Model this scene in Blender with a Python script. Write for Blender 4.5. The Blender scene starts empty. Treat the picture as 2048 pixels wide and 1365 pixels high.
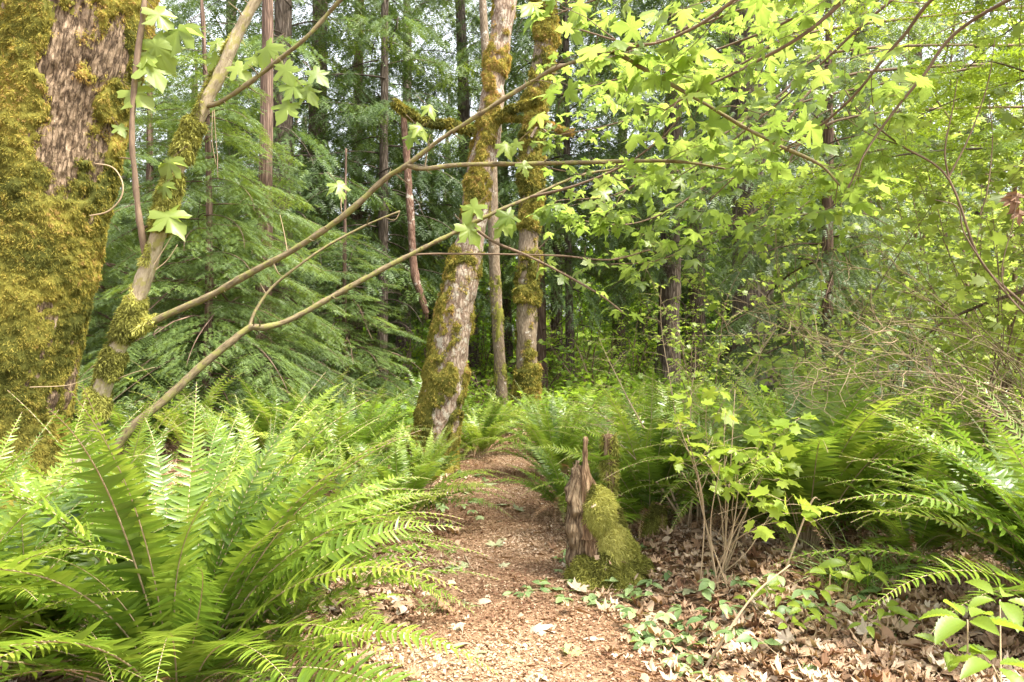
import bpy, math, random
import numpy as np
from mathutils import Vector

rng = np.random.default_rng(11)
random.seed(11)
SC = bpy.context.scene
COL = SC.collection
F, CX, CY, H = 1365.33, 1024.0, 682.5, 1.5
PI = math.pi
D2R = math.radians


def at(x, y, Y):
    """photo pixel (2048 wide) + distance -> world point"""
    return np.array([(x - CX) / F * Y, Y, H + (CY - y) / F * Y])


# ------------------------------------------------------------------ noise
def _hash(ix, iy, iz, s):
    h = (ix.astype(np.int64) * 374761393 + iy.astype(np.int64) * 668265263 + iz.astype(np.int64) * 2147483647 + s * 974634777)
    h = (h ^ (h >> 13)) * 1274126177
    h = h ^ (h >> 16)
    return (h & 0xFFFF) / 32767.5 - 1.0


def noise(p, seed=0):
    p = np.atleast_2d(np.asarray(p, float))
    i = np.floor(p).astype(np.int64)
    f = p - i
    u = f * f * (3 - 2 * f)
    out = 0
    for dx in (0, 1):
        for dy in (0, 1):
            for dz in (0, 1):
                w = (u[:, 0] if dx else 1 - u[:, 0]) * (u[:, 1] if dy else 1 - u[:, 1]) * (u[:, 2] if dz else 1 - u[:, 2])
                out = out + w * _hash(i[:, 0] + dx, i[:, 1] + dy, i[:, 2] + dz, seed)
    return out


def fbm(p, seed=0, octv=4):
    p = np.atleast_2d(np.asarray(p, float))
    a, out, tot = 1.0, 0, 0
    for k in range(octv):
        out = out + a * noise(p * 2 ** k + 17.3 * k, seed + k)
        tot += a
        a *= 0.5
    return out / tot * 1.6


def norm(v):
    v = np.asarray(v, float)
    n = np.linalg.norm(v, axis=-1, keepdims=True)
    return v / np.maximum(n, 1e-9)


# ------------------------------------------------------------------ mesh builder
class MB:
    def __init__(self):
        self.v, self.f, self.tint, self.tc, self.n = [], [], [], [], 0

    def add(self, V, faces, tint=0.5, tc=None, mat=0):
        V = np.asarray(V, float)
        if len(V) == 0:
            return
        self.v.append(V)
        t = np.empty(len(V)); t[:] = tint
        self.tint.append(t)
        self.tc.append(V if tc is None else np.asarray(tc, float))
        for fa in faces:
            fa = np.asarray(fa, np.int64)
            if len(fa):
                self.f.append((fa + self.n, mat))
        self.n += len(V)

    def stamp(self, tv, tfaces, M, T, tint=0.5, mat=0, tofs=None):
        """stamp a template at N transforms: M (N,3,3) columns are the axes, T (N,3)"""
        N = len(T)
        if N == 0:
            return
        V = np.einsum('nij,vj->nvi', M, tv) + T[:, None, :]
        nv = len(tv)
        off = (np.arange(N) * nv)[:, None, None]
        faces = [(np.asarray(f)[None] + off).reshape(-1, np.asarray(f).shape[1]) for f in tfaces if len(f)]
        t = np.empty(N); t[:] = tint
        tt = np.repeat(t, nv)
        if tofs is not None:
            tt = tt + np.tile(tofs, N)
        self.add(V.reshape(-1, 3), faces, tt, mat=mat)

    def mesh(self, name, mats, smooth=True):
        me = bpy.data.meshes.new(name)
        V = np.concatenate(self.v) if self.v else np.zeros((0, 3))
        me.vertices.add(len(V))
        me.vertices.foreach_set('co', V.astype(np.float32).ravel())
        li, ls, lt, mi, st = [], [], [], [], 0
        for fa, m in self.f:
            k = fa.shape[1]
            li.append(fa.ravel()); ls.append(st + np.arange(len(fa)) * k)
            lt.append(np.full(len(fa), k)); mi.append(np.full(len(fa), m))
            st += fa.size
        if li:
            me.loops.add(st); me.polygons.add(sum(len(a) for a in ls))
            me.loops.foreach_set('vertex_index', np.concatenate(li).astype(np.int32))
            me.polygons.foreach_set('loop_start', np.concatenate(ls).astype(np.int32))
            me.polygons.foreach_set('loop_total', np.concatenate(lt).astype(np.int32))
            me.polygons.foreach_set('material_index', np.concatenate(mi).astype(np.int32))
            me.polygons.foreach_set('use_smooth', np.full(len(me.polygons), smooth))
        a = me.attributes.new('tint', 'FLOAT', 'POINT'); a.data.foreach_set('value', np.concatenate(self.tint).astype(np.float32))
        a = me.attributes.new('tc', 'FLOAT_VECTOR', 'POINT'); a.data.foreach_set('vector', np.concatenate(self.tc).astype(np.float32).ravel())
        for m in (mats if isinstance(mats, (list, tuple)) else [mats]):
            me.materials.append(m)
        me.update(calc_edges=True)
        return me

    def build(self, name, mats, parent=None, smooth=True):
        return link(name, self.mesh(name, mats, smooth), parent)


def link(name, me, parent=None):
    o = bpy.data.objects.new(name, me)
    COL.objects.link(o)
    if parent is not None:
        o.parent = parent
    return o


def tag(o, label=None, cat=None, group=None, kind=None):
    if label: o['label'] = label
    if cat: o['category'] = cat
    if group: o['group'] = group
    if kind: o['kind'] = kind
    return o


def thing(name, label, cat, loc=(0, 0, 0), rz=0, group=None):
    o = bpy.data.objects.new(name, None)
    COL.objects.link(o)
    o.empty_display_size = 0.1
    o.location = [float(a) for a in loc]
    o.rotation_euler = (0, 0, rz)
    return tag(o, label, cat, group)


# ------------------------------------------------------------------ materials
def mat_new(name):
    m = bpy.data.materials.new(name)
    m.use_nodes = True
    nt = m.node_tree
    nt.nodes.clear()
    return m, nt, nt.nodes, nt.links


def ramp(nt, cols):
    r = nt.nodes.new('ShaderNodeValToRGB')
    e = r.color_ramp.elements
    while len(e) > 1:
        e.remove(e[-1])
    e[0].position, e[0].color = cols[0][0], (*cols[0][1], 1)
    for p, c in cols[1:]:
        k = e.new(p); k.color = (*c, 1)
    return r


def attr(nt, name):
    a = nt.nodes.new('ShaderNodeAttribute'); a.attribute_name = name
    return a


def math_node(nt, op, a, b):
    m = nt.nodes.new('ShaderNodeMath'); m.operation = op
    for i, x in enumerate((a, b)):
        if isinstance(x, (int, float)): m.inputs[i].default_value = x
        else: nt.links.new(x, m.inputs[i])
    return m.outputs[0]


def leaf_mat(name, cols, tcols=None, trans=0.45, rough=0.45, objrand=0.0, spec=0.5):
    m, nt, N, L = mat_new(name)
    a = attr(nt, 'tint').outputs['Fac']
    if objrand:
        oi = N.new('ShaderNodeObjectInfo')
        r = math_node(nt, 'SUBTRACT', oi.outputs['Random'], 0.5)
        a = math_node(nt, 'ADD', a, math_node(nt, 'MULTIPLY', r, objrand))
    c = ramp(nt, cols); L.new(a, c.inputs[0])
    ct = ramp(nt, tcols or [(p, (min(1, q[0] * 2.2), min(1, q[1] * 2.0), q[2] * 1.0)) for p, q in cols]); L.new(a, ct.inputs[0])
    p = N.new('ShaderNodeBsdfPrincipled'); L.new(c.outputs[0], p.inputs['Base Color'])
    p.inputs['Roughness'].default_value = rough
    p.inputs['Specular IOR Level'].default_value = spec
    t = N.new('ShaderNodeBsdfTranslucent'); L.new(ct.outputs[0], t.inputs['Color'])
    mx = N.new('ShaderNodeMixShader'); mx.inputs[0].default_value = trans
    L.new(p.outputs[0], mx.inputs[1]); L.new(t.outputs[0], mx.inputs[2])
    o = N.new('ShaderNodeOutputMaterial'); L.new(mx.outputs[0], o.inputs[0])
    return m


def bark_mat(name, cols, scale=(30, 30, 6), bump=0.6, dist=0.02, lichen=None, lich_thr=0.55, rough=0.9, furrow=True, lich_scale=5.0):
    """furrowed bark in trunk space; optional pale lichen blotches"""
    m, nt, N, L = mat_new(name)
    a = attr(nt, 'tc').outputs['Vector']
    mp = N.new('ShaderNodeMapping'); mp.inputs['Scale'].default_value = scale; L.new(a, mp.inputs[0])
    n1 = N.new('ShaderNodeTexNoise'); n1.inputs['Scale'].default_value = 1.0; n1.inputs['Detail'].default_value = 6; n1.inputs['Roughness'].default_value = 0.65
    L.new(mp.outputs[0], n1.inputs['Vector'])
    h = n1.outputs['Fac']
    if furrow == 'ridge':
        hs = []
        for k, (sx, sz) in enumerate(((1.0, 1.0), (2.1, 2.6))):
            m2 = N.new('ShaderNodeMapping'); m2.inputs['Scale'].default_value = (scale[0] * sx, scale[1] * sx, scale[2] * sz); m2.inputs['Location'].default_value = (k * 7.3, 2.1, 0); L.new(a, m2.inputs[0])
            nn = N.new('ShaderNodeTexNoise'); nn.inputs['Scale'].default_value = .5; nn.inputs['Detail'].default_value = 3; nn.inputs['Roughness'].default_value = .55; nn.inputs['Distortion'].default_value = .6; L.new(m2.outputs[0], nn.inputs['Vector'])
            ab = math_node(nt, 'ABSOLUTE', math_node(nt, 'SUBTRACT', nn.outputs['Fac'], .5), 0)
            hs.append(math_node(nt, 'MINIMUM', math_node(nt, 'MULTIPLY', ab, 7.0), 1.0))
        vc = N.new('ShaderNodeTexVoronoi'); vc.feature = 'DISTANCE_TO_EDGE'; vc.inputs['Scale'].default_value = .62
        av = N.new('ShaderNodeVectorMath'); av.operation = 'MULTIPLY_ADD'; L.new(n1.outputs['Color'], av.inputs[0]); av.inputs[1].default_value = (2.2, 2.2, 2.2); L.new(mp.outputs[0], av.inputs[2]); L.new(av.outputs[0], vc.inputs['Vector'])
        crack = math_node(nt, 'MINIMUM', math_node(nt, 'MULTIPLY', vc.outputs['Distance'], 6.0), 1.0)
        h = math_node(nt, 'ADD', math_node(nt, 'MULTIPLY', h, .38), math_node(nt, 'ADD', math_node(nt, 'MULTIPLY', hs[0], .22), math_node(nt, 'MULTIPLY', hs[1], .13)))
        h = math_node(nt, 'ADD', h, math_node(nt, 'MULTIPLY', crack, .26))
    elif furrow:
        v = N.new('ShaderNodeTexVoronoi'); v.feature = 'DISTANCE_TO_EDGE'; v.inputs['Scale'].default_value = 1.0
        ad = N.new('ShaderNodeVectorMath'); ad.operation = 'MULTIPLY_ADD'
        L.new(n1.outputs['Color'], ad.inputs[0]); ad.inputs[1].default_value = (1.2, 1.2, 1.2); L.new(mp.outputs[0], ad.inputs[2])
        L.new(ad.outputs[0], v.inputs['Vector'])
        vv = math_node(nt, 'MINIMUM', math_node(nt, 'MULTIPLY', v.outputs['Distance'], 2.2), 0.6)
        h = math_node(nt, 'ADD', math_node(nt, 'MULTIPLY', h, 0.6), math_node(nt, 'MULTIPLY', vv, 0.7))
    c = ramp(nt, cols); L.new(h, c.inputs[0])
    col = c.outputs[0]
    if lichen:
        n2 = N.new('ShaderNodeTexNoise'); n2.inputs['Scale'].default_value = lich_scale; n2.inputs['Detail'].default_value = 5; n2.inputs['Roughness'].default_value = 0.7
        L.new(a, n2.inputs['Vector'])
        r2 = ramp(nt, [(lich_thr, (0, 0, 0)), (lich_thr + 0.07, (1, 1, 1))]); L.new(n2.outputs['Fac'], r2.inputs[0])
        mix = N.new('ShaderNodeMix'); mix.data_type = 'RGBA'
        L.new(r2.outputs[0], mix.inputs[0]); L.new(col, mix.inputs[6]); mix.inputs[7].default_value = (*lichen, 1)
        col = mix.outputs[2]
    p = N.new('ShaderNodeBsdfPrincipled'); L.new(col, p.inputs['Base Color']); p.inputs['Roughness'].default_value = rough
    p.inputs['Specular IOR Level'].default_value = 0.25
    b = N.new('ShaderNodeBump'); b.inputs['Strength'].default_value = bump; b.inputs['Distance'].default_value = dist
    L.new(h, b.inputs['Height']); L.new(b.outputs[0], p.inputs['Normal'])
    o = N.new('ShaderNodeOutputMaterial'); L.new(p.outputs[0], o.inputs[0])
    return m


def ground_mat(name, cols, scale, bump=0.5, big=None):
    m, nt, N, L = mat_new(name)
    g = N.new('ShaderNodeNewGeometry')
    n1 = N.new('ShaderNodeTexNoise'); n1.inputs['Scale'].default_value = scale; n1.inputs['Detail'].default_value = 8; n1.inputs['Roughness'].default_value = 0.7
    L.new(g.outputs['Position'], n1.inputs['Vector'])
    v = N.new('ShaderNodeTexVoronoi'); v.inputs['Scale'].default_value = scale * 2.5; L.new(g.outputs['Position'], v.inputs['Vector'])
    sep = N.new('ShaderNodeSeparateColor'); L.new(v.outputs['Color'], sep.inputs[0])
    h = math_node(nt, 'ADD', math_node(nt, 'MULTIPLY', n1.outputs['Fac'], 0.75), math_node(nt, 'MULTIPLY', sep.outputs[0], 0.3))
    c = ramp(nt, cols); L.new(h, c.inputs[0])
    p = N.new('ShaderNodeBsdfPrincipled'); L.new(c.outputs[0], p.inputs['Base Color']); p.inputs['Roughness'].default_value = 0.95
    p.inputs['Specular IOR Level'].default_value = 0.15
    b = N.new('ShaderNodeBump'); b.inputs['Strength'].default_value = bump; b.inputs['Distance'].default_value = 0.03
    L.new(h, b.inputs['Height']); L.new(b.outputs[0], p.inputs['Normal'])
    o = N.new('ShaderNodeOutputMaterial'); L.new(p.outputs[0], o.inputs[0])
    return m


M_BARK = bark_mat('maple_bark', [(0.30, (0.05, 0.032, 0.018)), (0.5, (0.16, 0.108, 0.065)), (0.7, (0.25, 0.18, 0.115)), (0.9, (0.35, 0.27, 0.185))], (46, 46, 11), 1.0, 0.018, furrow='ridge')
M_LBARK = bark_mat('lichen_bark', [(0.2, (0.10, 0.065, 0.045)), (0.5, (0.23, 0.16, 0.11)), (0.8, (0.34, 0.27, 0.20))], (30, 30, 9), 0.8, 0.02, (0.39, 0.345, 0.27), 0.53, lich_scale=12)
M_GBARK = bark_mat('grey_maple_bark', [(0.2, (0.08, 0.055, 0.034)), (0.5, (0.19, 0.14, 0.092)), (0.8, (0.28, 0.22, 0.15))], (40, 40, 8), 0.6, 0.012, (0.42, 0.39, 0.33), 0.6, lich_scale=7)
M_SAP = bark_mat('sapling_bark', [(0.25, (0.10, 0.075, 0.045)), (0.5, (0.28, 0.225, 0.14)), (0.75, (0.44, 0.38, 0.27))], (55, 55, 14), 0.8, 0.008, (0.25, 0.22, 0.08), 0.53, furrow=False, lich_scale=16)
M_TWIG = bark_mat('brown_twig_bark', [(0.2, (0.07, 0.045, 0.03)), (0.7, (0.20, 0.14, 0.09))], (60, 60, 15), 0.3, 0.003, furrow=False)
M_BRANCH = bark_mat('olive_branch_bark', [(0.25, (0.045, 0.032, 0.018)), (0.5, (0.15, 0.115, 0.062)), (0.8, (0.28, 0.23, 0.14))], (70, 70, 16), 0.8, 0.006, (0.17, 0.16, 0.05), 0.5, furrow=False, lich_scale=18)
M_TAN = bark_mat('tan_twig_bark', [(0.2, (0.20, 0.14, 0.08)), (0.7, (0.42, 0.32, 0.20))], (60, 60, 15), 0.3, 0.003, furrow=False)
M_CON = bark_mat('conifer_bark', [(0.15, (0.035, 0.026, 0.02)), (0.5, (0.10, 0.075, 0.055)), (0.8, (0.19, 0.15, 0.12))], (16, 16, 3), 0.9, 0.03)
M_RED = bark_mat('cedar_bark', [(0.15, (0.04, 0.026, 0.018)), (0.5, (0.12, 0.075, 0.052)), (0.8, (0.22, 0.15, 0.11))], (22, 22, 2), 0.9, 0.02)
M_DEADW = bark_mat('weathered_dead_wood', [(0.2, (0.05, 0.025, 0.016)), (0.5, (0.13, 0.07, 0.045)), (0.8, (0.22, 0.14, 0.10))], (40, 40, 6), 0.9, 0.015, (0.36, 0.31, 0.25), 0.56, lich_scale=5)
M_GREYW = bark_mat('weathered_grey_wood', [(0.25, (0.05, 0.03, 0.016)), (0.5, (0.17, 0.115, 0.065)), (0.8, (0.31, 0.24, 0.15))], (60, 60, 9), 1.0, 0.02, furrow='ridge')
M_WOOD = bark_mat('rotten_wood', [(0.2, (0.05, 0.028, 0.015)), (0.5, (0.19, 0.115, 0.06)), (0.8, (0.34, 0.235, 0.14))], (50, 50, 5), 0.9, 0.015)

M_MOSS = leaf_mat('moss', [(0.0, (0.065, 0.07, 0.015)), (0.4, (0.215, 0.195, 0.038)), (0.75, (0.31, 0.255, 0.055)), (1.0, (0.34, 0.215, 0.08))], trans=0.2, rough=0.9, spec=0.1)
M_MOSSG = leaf_mat('green_moss', [(0.0, (0.08, 0.08, 0.018)), (0.5, (0.28, 0.28, 0.06)), (1.0, (0.44, 0.42, 0.13))], trans=0.2, rough=0.9, spec=0.1)
M_MAPLE = leaf_mat('maple_leaf', [(0.0, (0.085, 0.13, 0.022)), (0.5, (0.145, 0.21, 0.035)), (1.0, (0.24, 0.30, 0.055))],
                   [(0.0, (0.23, 0.33, 0.045)), (0.5, (0.32, 0.44, 0.07)), (1.0, (0.43, 0.53, 0.11))], trans=0.55, rough=0.4, spec=0.45)
M_VINE = leaf_mat('vine_maple_leaf', [(0.0, (0.11, 0.16, 0.022)), (0.5, (0.17, 0.23, 0.035)), (1.0, (0.25, 0.31, 0.055))],
                  [(0.0, (0.27, 0.36, 0.045)), (0.5, (0.36, 0.46, 0.07)), (1.0, (0.47, 0.55, 0.11))], trans=0.5, rough=0.45)
M_LIME = leaf_mat('sunlit_lime_leaf', [(0.0, (0.14, 0.22, 0.025)), (0.5, (0.24, 0.33, 0.035)), (1.0, (0.34, 0.43, 0.05))],
                  [(0.0, (0.26, 0.38, 0.03)), (0.5, (0.40, 0.52, 0.05)), (1.0, (0.52, 0.60, 0.08))], trans=0.5, rough=0.45)  # salmonberry's sunlight put into a brighter leaf colour, shared by the shoots
M_UNDER = leaf_mat('understory_leaf', [(0.0, (0.07, 0.13, 0.014)), (0.5, (0.14, 0.22, 0.02)), (1.0, (0.23, 0.31, 0.03))],
                   [(0.0, (0.20, 0.38, 0.02)), (0.5, (0.35, 0.55, 0.04)), (1.0, (0.52, 0.66, 0.06))], trans=0.5, rough=0.5)
M_HEM = leaf_mat('hemlock_needles', [(0.0, (0.04, 0.065, 0.02)), (0.5, (0.08, 0.125, 0.032)), (1.0, (0.15, 0.215, 0.045))], trans=0.35, rough=0.5, objrand=0.2)
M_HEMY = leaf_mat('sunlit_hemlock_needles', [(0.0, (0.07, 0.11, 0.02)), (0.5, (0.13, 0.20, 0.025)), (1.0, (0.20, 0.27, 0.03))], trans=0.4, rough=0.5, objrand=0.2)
M_CED = leaf_mat('cedar_sprays', [(0.0, (0.032, 0.06, 0.018)), (0.5, (0.072, 0.12, 0.030)), (1.0, (0.14, 0.20, 0.04))], trans=0.35, rough=0.5, objrand=0.3)
M_FERN = leaf_mat('sword_fern', [(0.0, (0.045, 0.08, 0.012)), (0.45, (0.10, 0.165, 0.016)), (0.8, (0.185, 0.255, 0.028)), (1.0, (0.28, 0.34, 0.05))],
                  [(0.0, (0.11, 0.21, 0.02)), (0.45, (0.22, 0.35, 0.03)), (0.8, (0.38, 0.50, 0.05)), (1.0, (0.52, 0.60, 0.08))], trans=0.35, rough=0.35, objrand=0.55, spec=0.55)
M_DEADF = leaf_mat('dead_fern', [(0.0, (0.12, 0.06, 0.03)), (0.5, (0.26, 0.15, 0.08)), (1.0, (0.40, 0.27, 0.16))], trans=0.2, rough=0.8, objrand=0.3, spec=0.2)
M_LITTER = leaf_mat('dead_leaf', [(0.0, (0.13, 0.06, 0.03)), (0.3, (0.25, 0.15, 0.085)), (0.65, (0.41, 0.285, 0.185)), (0.9, (0.53, 0.405, 0.29)), (1.0, (0.58, 0.47, 0.37))], trans=0.1, rough=0.7, spec=0.3)
M_FALLEN = leaf_mat('fallen_leaf', [(0.0, (0.12, 0.20, 0.04)), (0.35, (0.25, 0.29, 0.14)), (0.65, (0.33, 0.32, 0.20)), (1.0, (0.46, 0.33, 0.25))], trans=0.15, rough=0.8, spec=0.1, objrand=0.1)
M_BRAM = leaf_mat('bramble_leaf', [(0.0, (0.09, 0.15, 0.05)), (0.5, (0.17, 0.25, 0.09)), (1.0, (0.28, 0.36, 0.16))], trans=0.3, rough=0.5, objrand=0.3)
M_GRASS = leaf_mat('grass_blade', [(0.0, (0.06, 0.13, 0.02)), (0.5, (0.12, 0.22, 0.03)), (1.0, (0.24, 0.33, 0.08))], trans=0.35, rough=0.4)
M_SOIL = ground_mat('forest_soil', [(0.25, (0.05, 0.03, 0.018)), (0.5, (0.15, 0.09, 0.05)), (0.75, (0.27, 0.17, 0.10))], 14)
M_PATH = ground_mat('trodden_earth', [(0.25, (0.09, 0.048, 0.025)), (0.5, (0.20, 0.12, 0.067)), (0.8, (0.32, 0.21, 0.13))], 22, 0.6)

# ------------------------------------------------------------------ ground


def path_x(y):
    y = np.asarray(y, float)
    return np.interp(y, [0, 3, 4.4, 6.4, 7.9, 9.2, 11, 14], [0.05, 0.02, -0.02, -0.10, -0.16, -0.25, -0.75, -1.9])


def path_w(y):
    return np.interp(np.asarray(y, float), [0, 3, 4.4, 6.4, 7.9, 10, 14], [0.76, 0.70, 0.58, 0.55, 0.56, 0.42, 0.35])


def g(x, y):
    x = np.asarray(x, float); y = np.asarray(y, float)
    sh = np.broadcast(x, y).shape
    x = np.broadcast_to(x, sh).ravel(); y = np.broadcast_to(y, sh).ravel()
    q = np.stack([x * 0.5, y * 0.5, 0 * x], 1)
    z = 0.07 * fbm(q, 3, 3) + 0.02 * fbm(q * 6, 5, 2)
    d = np.abs(x - path_x(y)) - path_w(y)
    s = np.clip(d / 0.9, 0, 1); s = s * s * (3 - 2 * s)
    z = z * (0.25 + 0.75 * s) + 0.10 * s
    z = z + 0.10 * np.clip((x - 1.2) / 2.5, 0, 1) + 0.12 * np.clip((-x - 1.5) / 3, 0, 1)
    z = z + 0.3 * np.clip((y - 16) / 30, 0, 1)
    return z.reshape(sh) if sh else float(z[0])


def gp(px, py):
    """photo pixel lying on the ground -> (x, y, z)"""
    Y = H * F / (py - CY)
    for _ in range(6):
        X = (px - CX) / F * Y
        Y = (H - float(g(X, Y))) * F / (py - CY)
    X = (px - CX) / F * Y
    return np.array([X, Y, float(g(X, Y))])


def onx(px, Y, dz=0.0):
    X = (px - CX) / F * Y
    return np.array([X, Y, float(g(X, Y)) + dz])


def grid_faces(n, m):
    i = np.arange(n - 1)[:, None] * m + np.arange(m - 1)[None]
    i = i.ravel()
    return np.stack([i, i + 1, i + m + 1, i + m], 1)


def make_ground():
    u = np.linspace(-1, 1, 260); xs = 8 * u + 112 * np.sign(u) * np.abs(u) ** 5
    w = np.linspace(0, 1, 260); ys = -8 + 26 * w + 160 * w ** 4
    X, Y = np.meshgrid(xs, ys)
    Z = g(X, Y)
    mb = MB(); mb.add(np.stack([X.ravel(), Y.ravel(), Z.ravel()], 1), [grid_faces(260, 260)])
    tag(mb.build('ground', M_SOIL), kind='structure')
    ys = np.linspace(-6, 13, 330); us = np.linspace(-1, 1, 41)
    Yg, U = np.meshgrid(ys, us, indexing='ij')
    edge = 1 + 0.25 * fbm(np.stack([np.sign(U).ravel() * 3, Yg.ravel() * 1.7, 0 * U.ravel()], 1), 8, 3).reshape(U.shape)
    Xg = path_x(Yg) + U * path_w(Yg) * 1.15 * edge
    Zg = g(Xg, Yg) + 0.02 - 0.05 * np.abs(U) ** 4
    Zg += 0.006 * fbm(np.stack([Xg.ravel() * 9, Yg.ravel() * 9, 0 * Xg.ravel()], 1), 4, 3).reshape(U.shape)
    mb = MB(); mb.add(np.stack([Xg.ravel(), Yg.ravel(), Zg.ravel()], 1), [grid_faces(330, 41)])
    tag(mb.build('path', M_PATH), kind='structure')


# ------------------------------------------------------------------ tubes
def spline(pts, n):
    """Catmull-Rom through rows of pts (any columns), n samples"""
    P = np.asarray(pts, float)
    if len(P) == 2:
        t = np.linspace(0, 1, n)[:, None]
        return P[0] * (1 - t) + P[1] * t
    P = np.vstack([2 * P[0] - P[1], P, 2 * P[-1] - P[-2]])
    k = len(P) - 3
    t = np.linspace(0, k - 1e-6, n); i = t.astype(int); f = (t - i)[:, None]
    a, b, c, d = P[i], P[i + 1], P[i + 2], P[i + 3]
    return 0.5 * (2 * b + (c - a) * f + (2 * a - 5 * b + 4 * c - d) * f ** 2 + (3 * b - a - 3 * c + d) * f ** 3)


def merge(mb, other, mat=1):
    for V, t, c in zip(other.v, other.tint, other.tc): mb.v.append(V); mb.tint.append(t); mb.tc.append(c)
    for f, _ in other.f: mb.f.append((f + mb.n, mat))
    mb.n += other.n
    return mb


class Tube:
    def __init__(self, pts, radii, ref=(1, 0, 0)):
        P = np.asarray(pts, float); self.P = P; self.r = np.asarray(radii, float)
        T = norm(np.gradient(P, axis=0))
        Nn = np.zeros_like(P); n = np.asarray(ref, float)
        if abs(np.dot(n, T[0])) > 0.95: n = np.array([0, 1, 0.2])
        for k in range(len(P)):
            n = n - np.dot(n, T[k]) * T[k]; n = n / np.linalg.norm(n); Nn[k] = n
        self.T, self.N = T, Nn; self.B = np.cross(T, Nn)
        self.s = np.concatenate([[0], np.cumsum(np.linalg.norm(np.diff(P, axis=0), axis=1))])

    def surf(self, th, s, off=0.0):
        """points on the wall at angle th and length s"""
        f = lambda A: np.stack([np.interp(s, self.s, A[:, k]) for k in range(3)], 1)
        c, n, b = f(self.P), norm(f(self.N)), norm(f(self.B))
        r = np.interp(s, self.s, self.r)
        d = np.cos(th)[:, None] * n + np.sin(th)[:, None] * b
        return c + d * (r + off)[:, None], d, norm(f(self.T)), r

    def into(self, mb, seg=8, lump=0.0, lf=3.0, seed=0, cap=True, mat=0, tint=0.5, fn=None):
        n = len(self.P)
        th = np.linspace(0, 2 * PI, seg, endpoint=False)
        TH = np.tile(th, n); S = np.repeat(self.s, seg); R = np.repeat(self.r, seg)
        c, s = np.cos(TH), np.sin(TH)
        tc = np.stack([c * R, s * R, S], 1)
        off = np.zeros(len(TH))
        if lump: off = off + lump * fbm(tc * lf, seed, 4)
        if fn is not None: off = off + fn(TH, S, R)
        Nn, B, P = np.repeat(self.N, seg, 0), np.repeat(self.B, seg, 0), np.repeat(self.P, seg, 0)
        V = P + (c * (R + off))[:, None] * Nn + (s * (R + off))[:, None] * B
        i = np.arange(n - 1)[:, None] * seg; j = np.arange(seg)[None]; jn = (j + 1) % seg
        q = np.stack([(i + j), (i + jn), (i + seg + jn), (i + seg + j)], -1).reshape(-1, 4)
        faces = [q]
        if cap:
            V = np.vstack([V, self.P[-1] + self.T[-1] * self.r[-1] * 0.4]); tc = np.vstack([tc, [0, 0, self.s[-1]]])
            b0 = (n - 1) * seg
            faces.append(np.stack([b0 + j[0], b0 + jn[0], np.full(seg, n * seg)], 1))
        mb.add(V, faces, tint, tc, mat)
        return self


def tube(mb, pts, r0, r1, n=None, seg=6, **kw):
    n = n or max(4, len(pts) * 4)
    P = spline(pts, n)
    t = np.linspace(0, 1, n)
    return Tube(P, r0 * (1 - t) + r1 * t).into(mb, seg, **kw)


def pxpath(rows, n):
    """rows of (px, py, Y, width px) -> sampled Tube"""
    A = np.array([[*at(x, y, Y), w / 2 / F * Y] for x, y, Y, w in rows])
    S = spline(A, n)
    return Tube(S[:, :3], np.maximum(S[:, 3], 0.0015))


# ------------------------------------------------------------------ templates
def fan(outline, center, zf=None):
    V = np.array([center] + list(outline), float)
    n = len(outline)
    Fc = np.array([[0, i + 1, (i + 1) % n + 1] for i in range(n)])
    V3 = np.column_stack([V, np.zeros(len(V))])
    if zf is not None: V3[:, 2] = zf(V[:, 0], V[:, 1])
    return V3, [Fc]


_half = [(0.05, -0.02), (0.17, -0.12), (0.30, -0.17), (0.33, -0.06), (0.44, 0.0), (0.33, 0.10), (0.27, 0.15), (0.42, 0.22), (0.50, 0.33), (0.62, 0.42), (0.50, 0.46),
         (0.42, 0.50), (0.30, 0.44), (0.19, 0.40), (0.20, 0.52), (0.29, 0.64), (0.21, 0.70), (0.15, 0.80), (0.08, 0.84), (0.0, 1.02)]
MAPLE_OUT = [(0, 0.04)] + _half + [(-x, y) for x, y in _half[-2::-1]]


def maple(curl=0.3, fold=0.2, seed=0):
    """maple leaf, base at origin, tip at +y, normal +z"""
    r = np.random.default_rng(seed)
    a, b, c = r.uniform(-1, 1, 3)

    def z(x, y):
        d2 = x * x + (y - .25) ** 2
        return -curl * d2 + fold * np.abs(x) * (0.3 + 0.3 * a) + 0.18 * curl * np.sin(7 * x + 3 * b) * np.cos(6 * y + 3 * c)
    jit = [(x * (1 + 0.08 * r.standard_normal()), y * (1 + 0.05 * r.standard_normal())) for x, y in MAPLE_OUT]
    return fan(jit, (0, 0.26), z)


MAPLES = [maple(0.35, 0.25, 1), maple(0.6, -0.2, 2), maple(0.2, 0.5, 3), maple(0.8, 0.1, 4)]
DEADM = [maple(1.2, 0.7, 5), maple(-.9, 0.9, 6), maple(.6, -1.0, 7), maple(-1.3, -.4, 8)]


def vine_leaf(seed=0, curl=0.3):
    r = np.random.default_rng(seed); pts = []
    for k in range(7):
        a = D2R(-150 + 50 * k) ; R = [0.42, 0.55, 0.62, 0.66, 0.62, 0.55, 0.42][k] * r.uniform(.92, 1.08)
        pts.append((math.sin(a) * R, 0.40 + math.cos(a) * R))
        if k < 6:
            b = a + D2R(25); pts.append((math.sin(b) * R * .62, 0.40 + math.cos(b) * R * .62))
    pts.append((0, 0.0))
    return fan(pts, (0, 0.38), lambda x, y: -curl * (x * x + (y - .4) ** 2) + 0.15 * np.abs(x))


VINES = [vine_leaf(1, .3), vine_leaf(2, .7), vine_leaf(3, -.2)]


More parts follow.
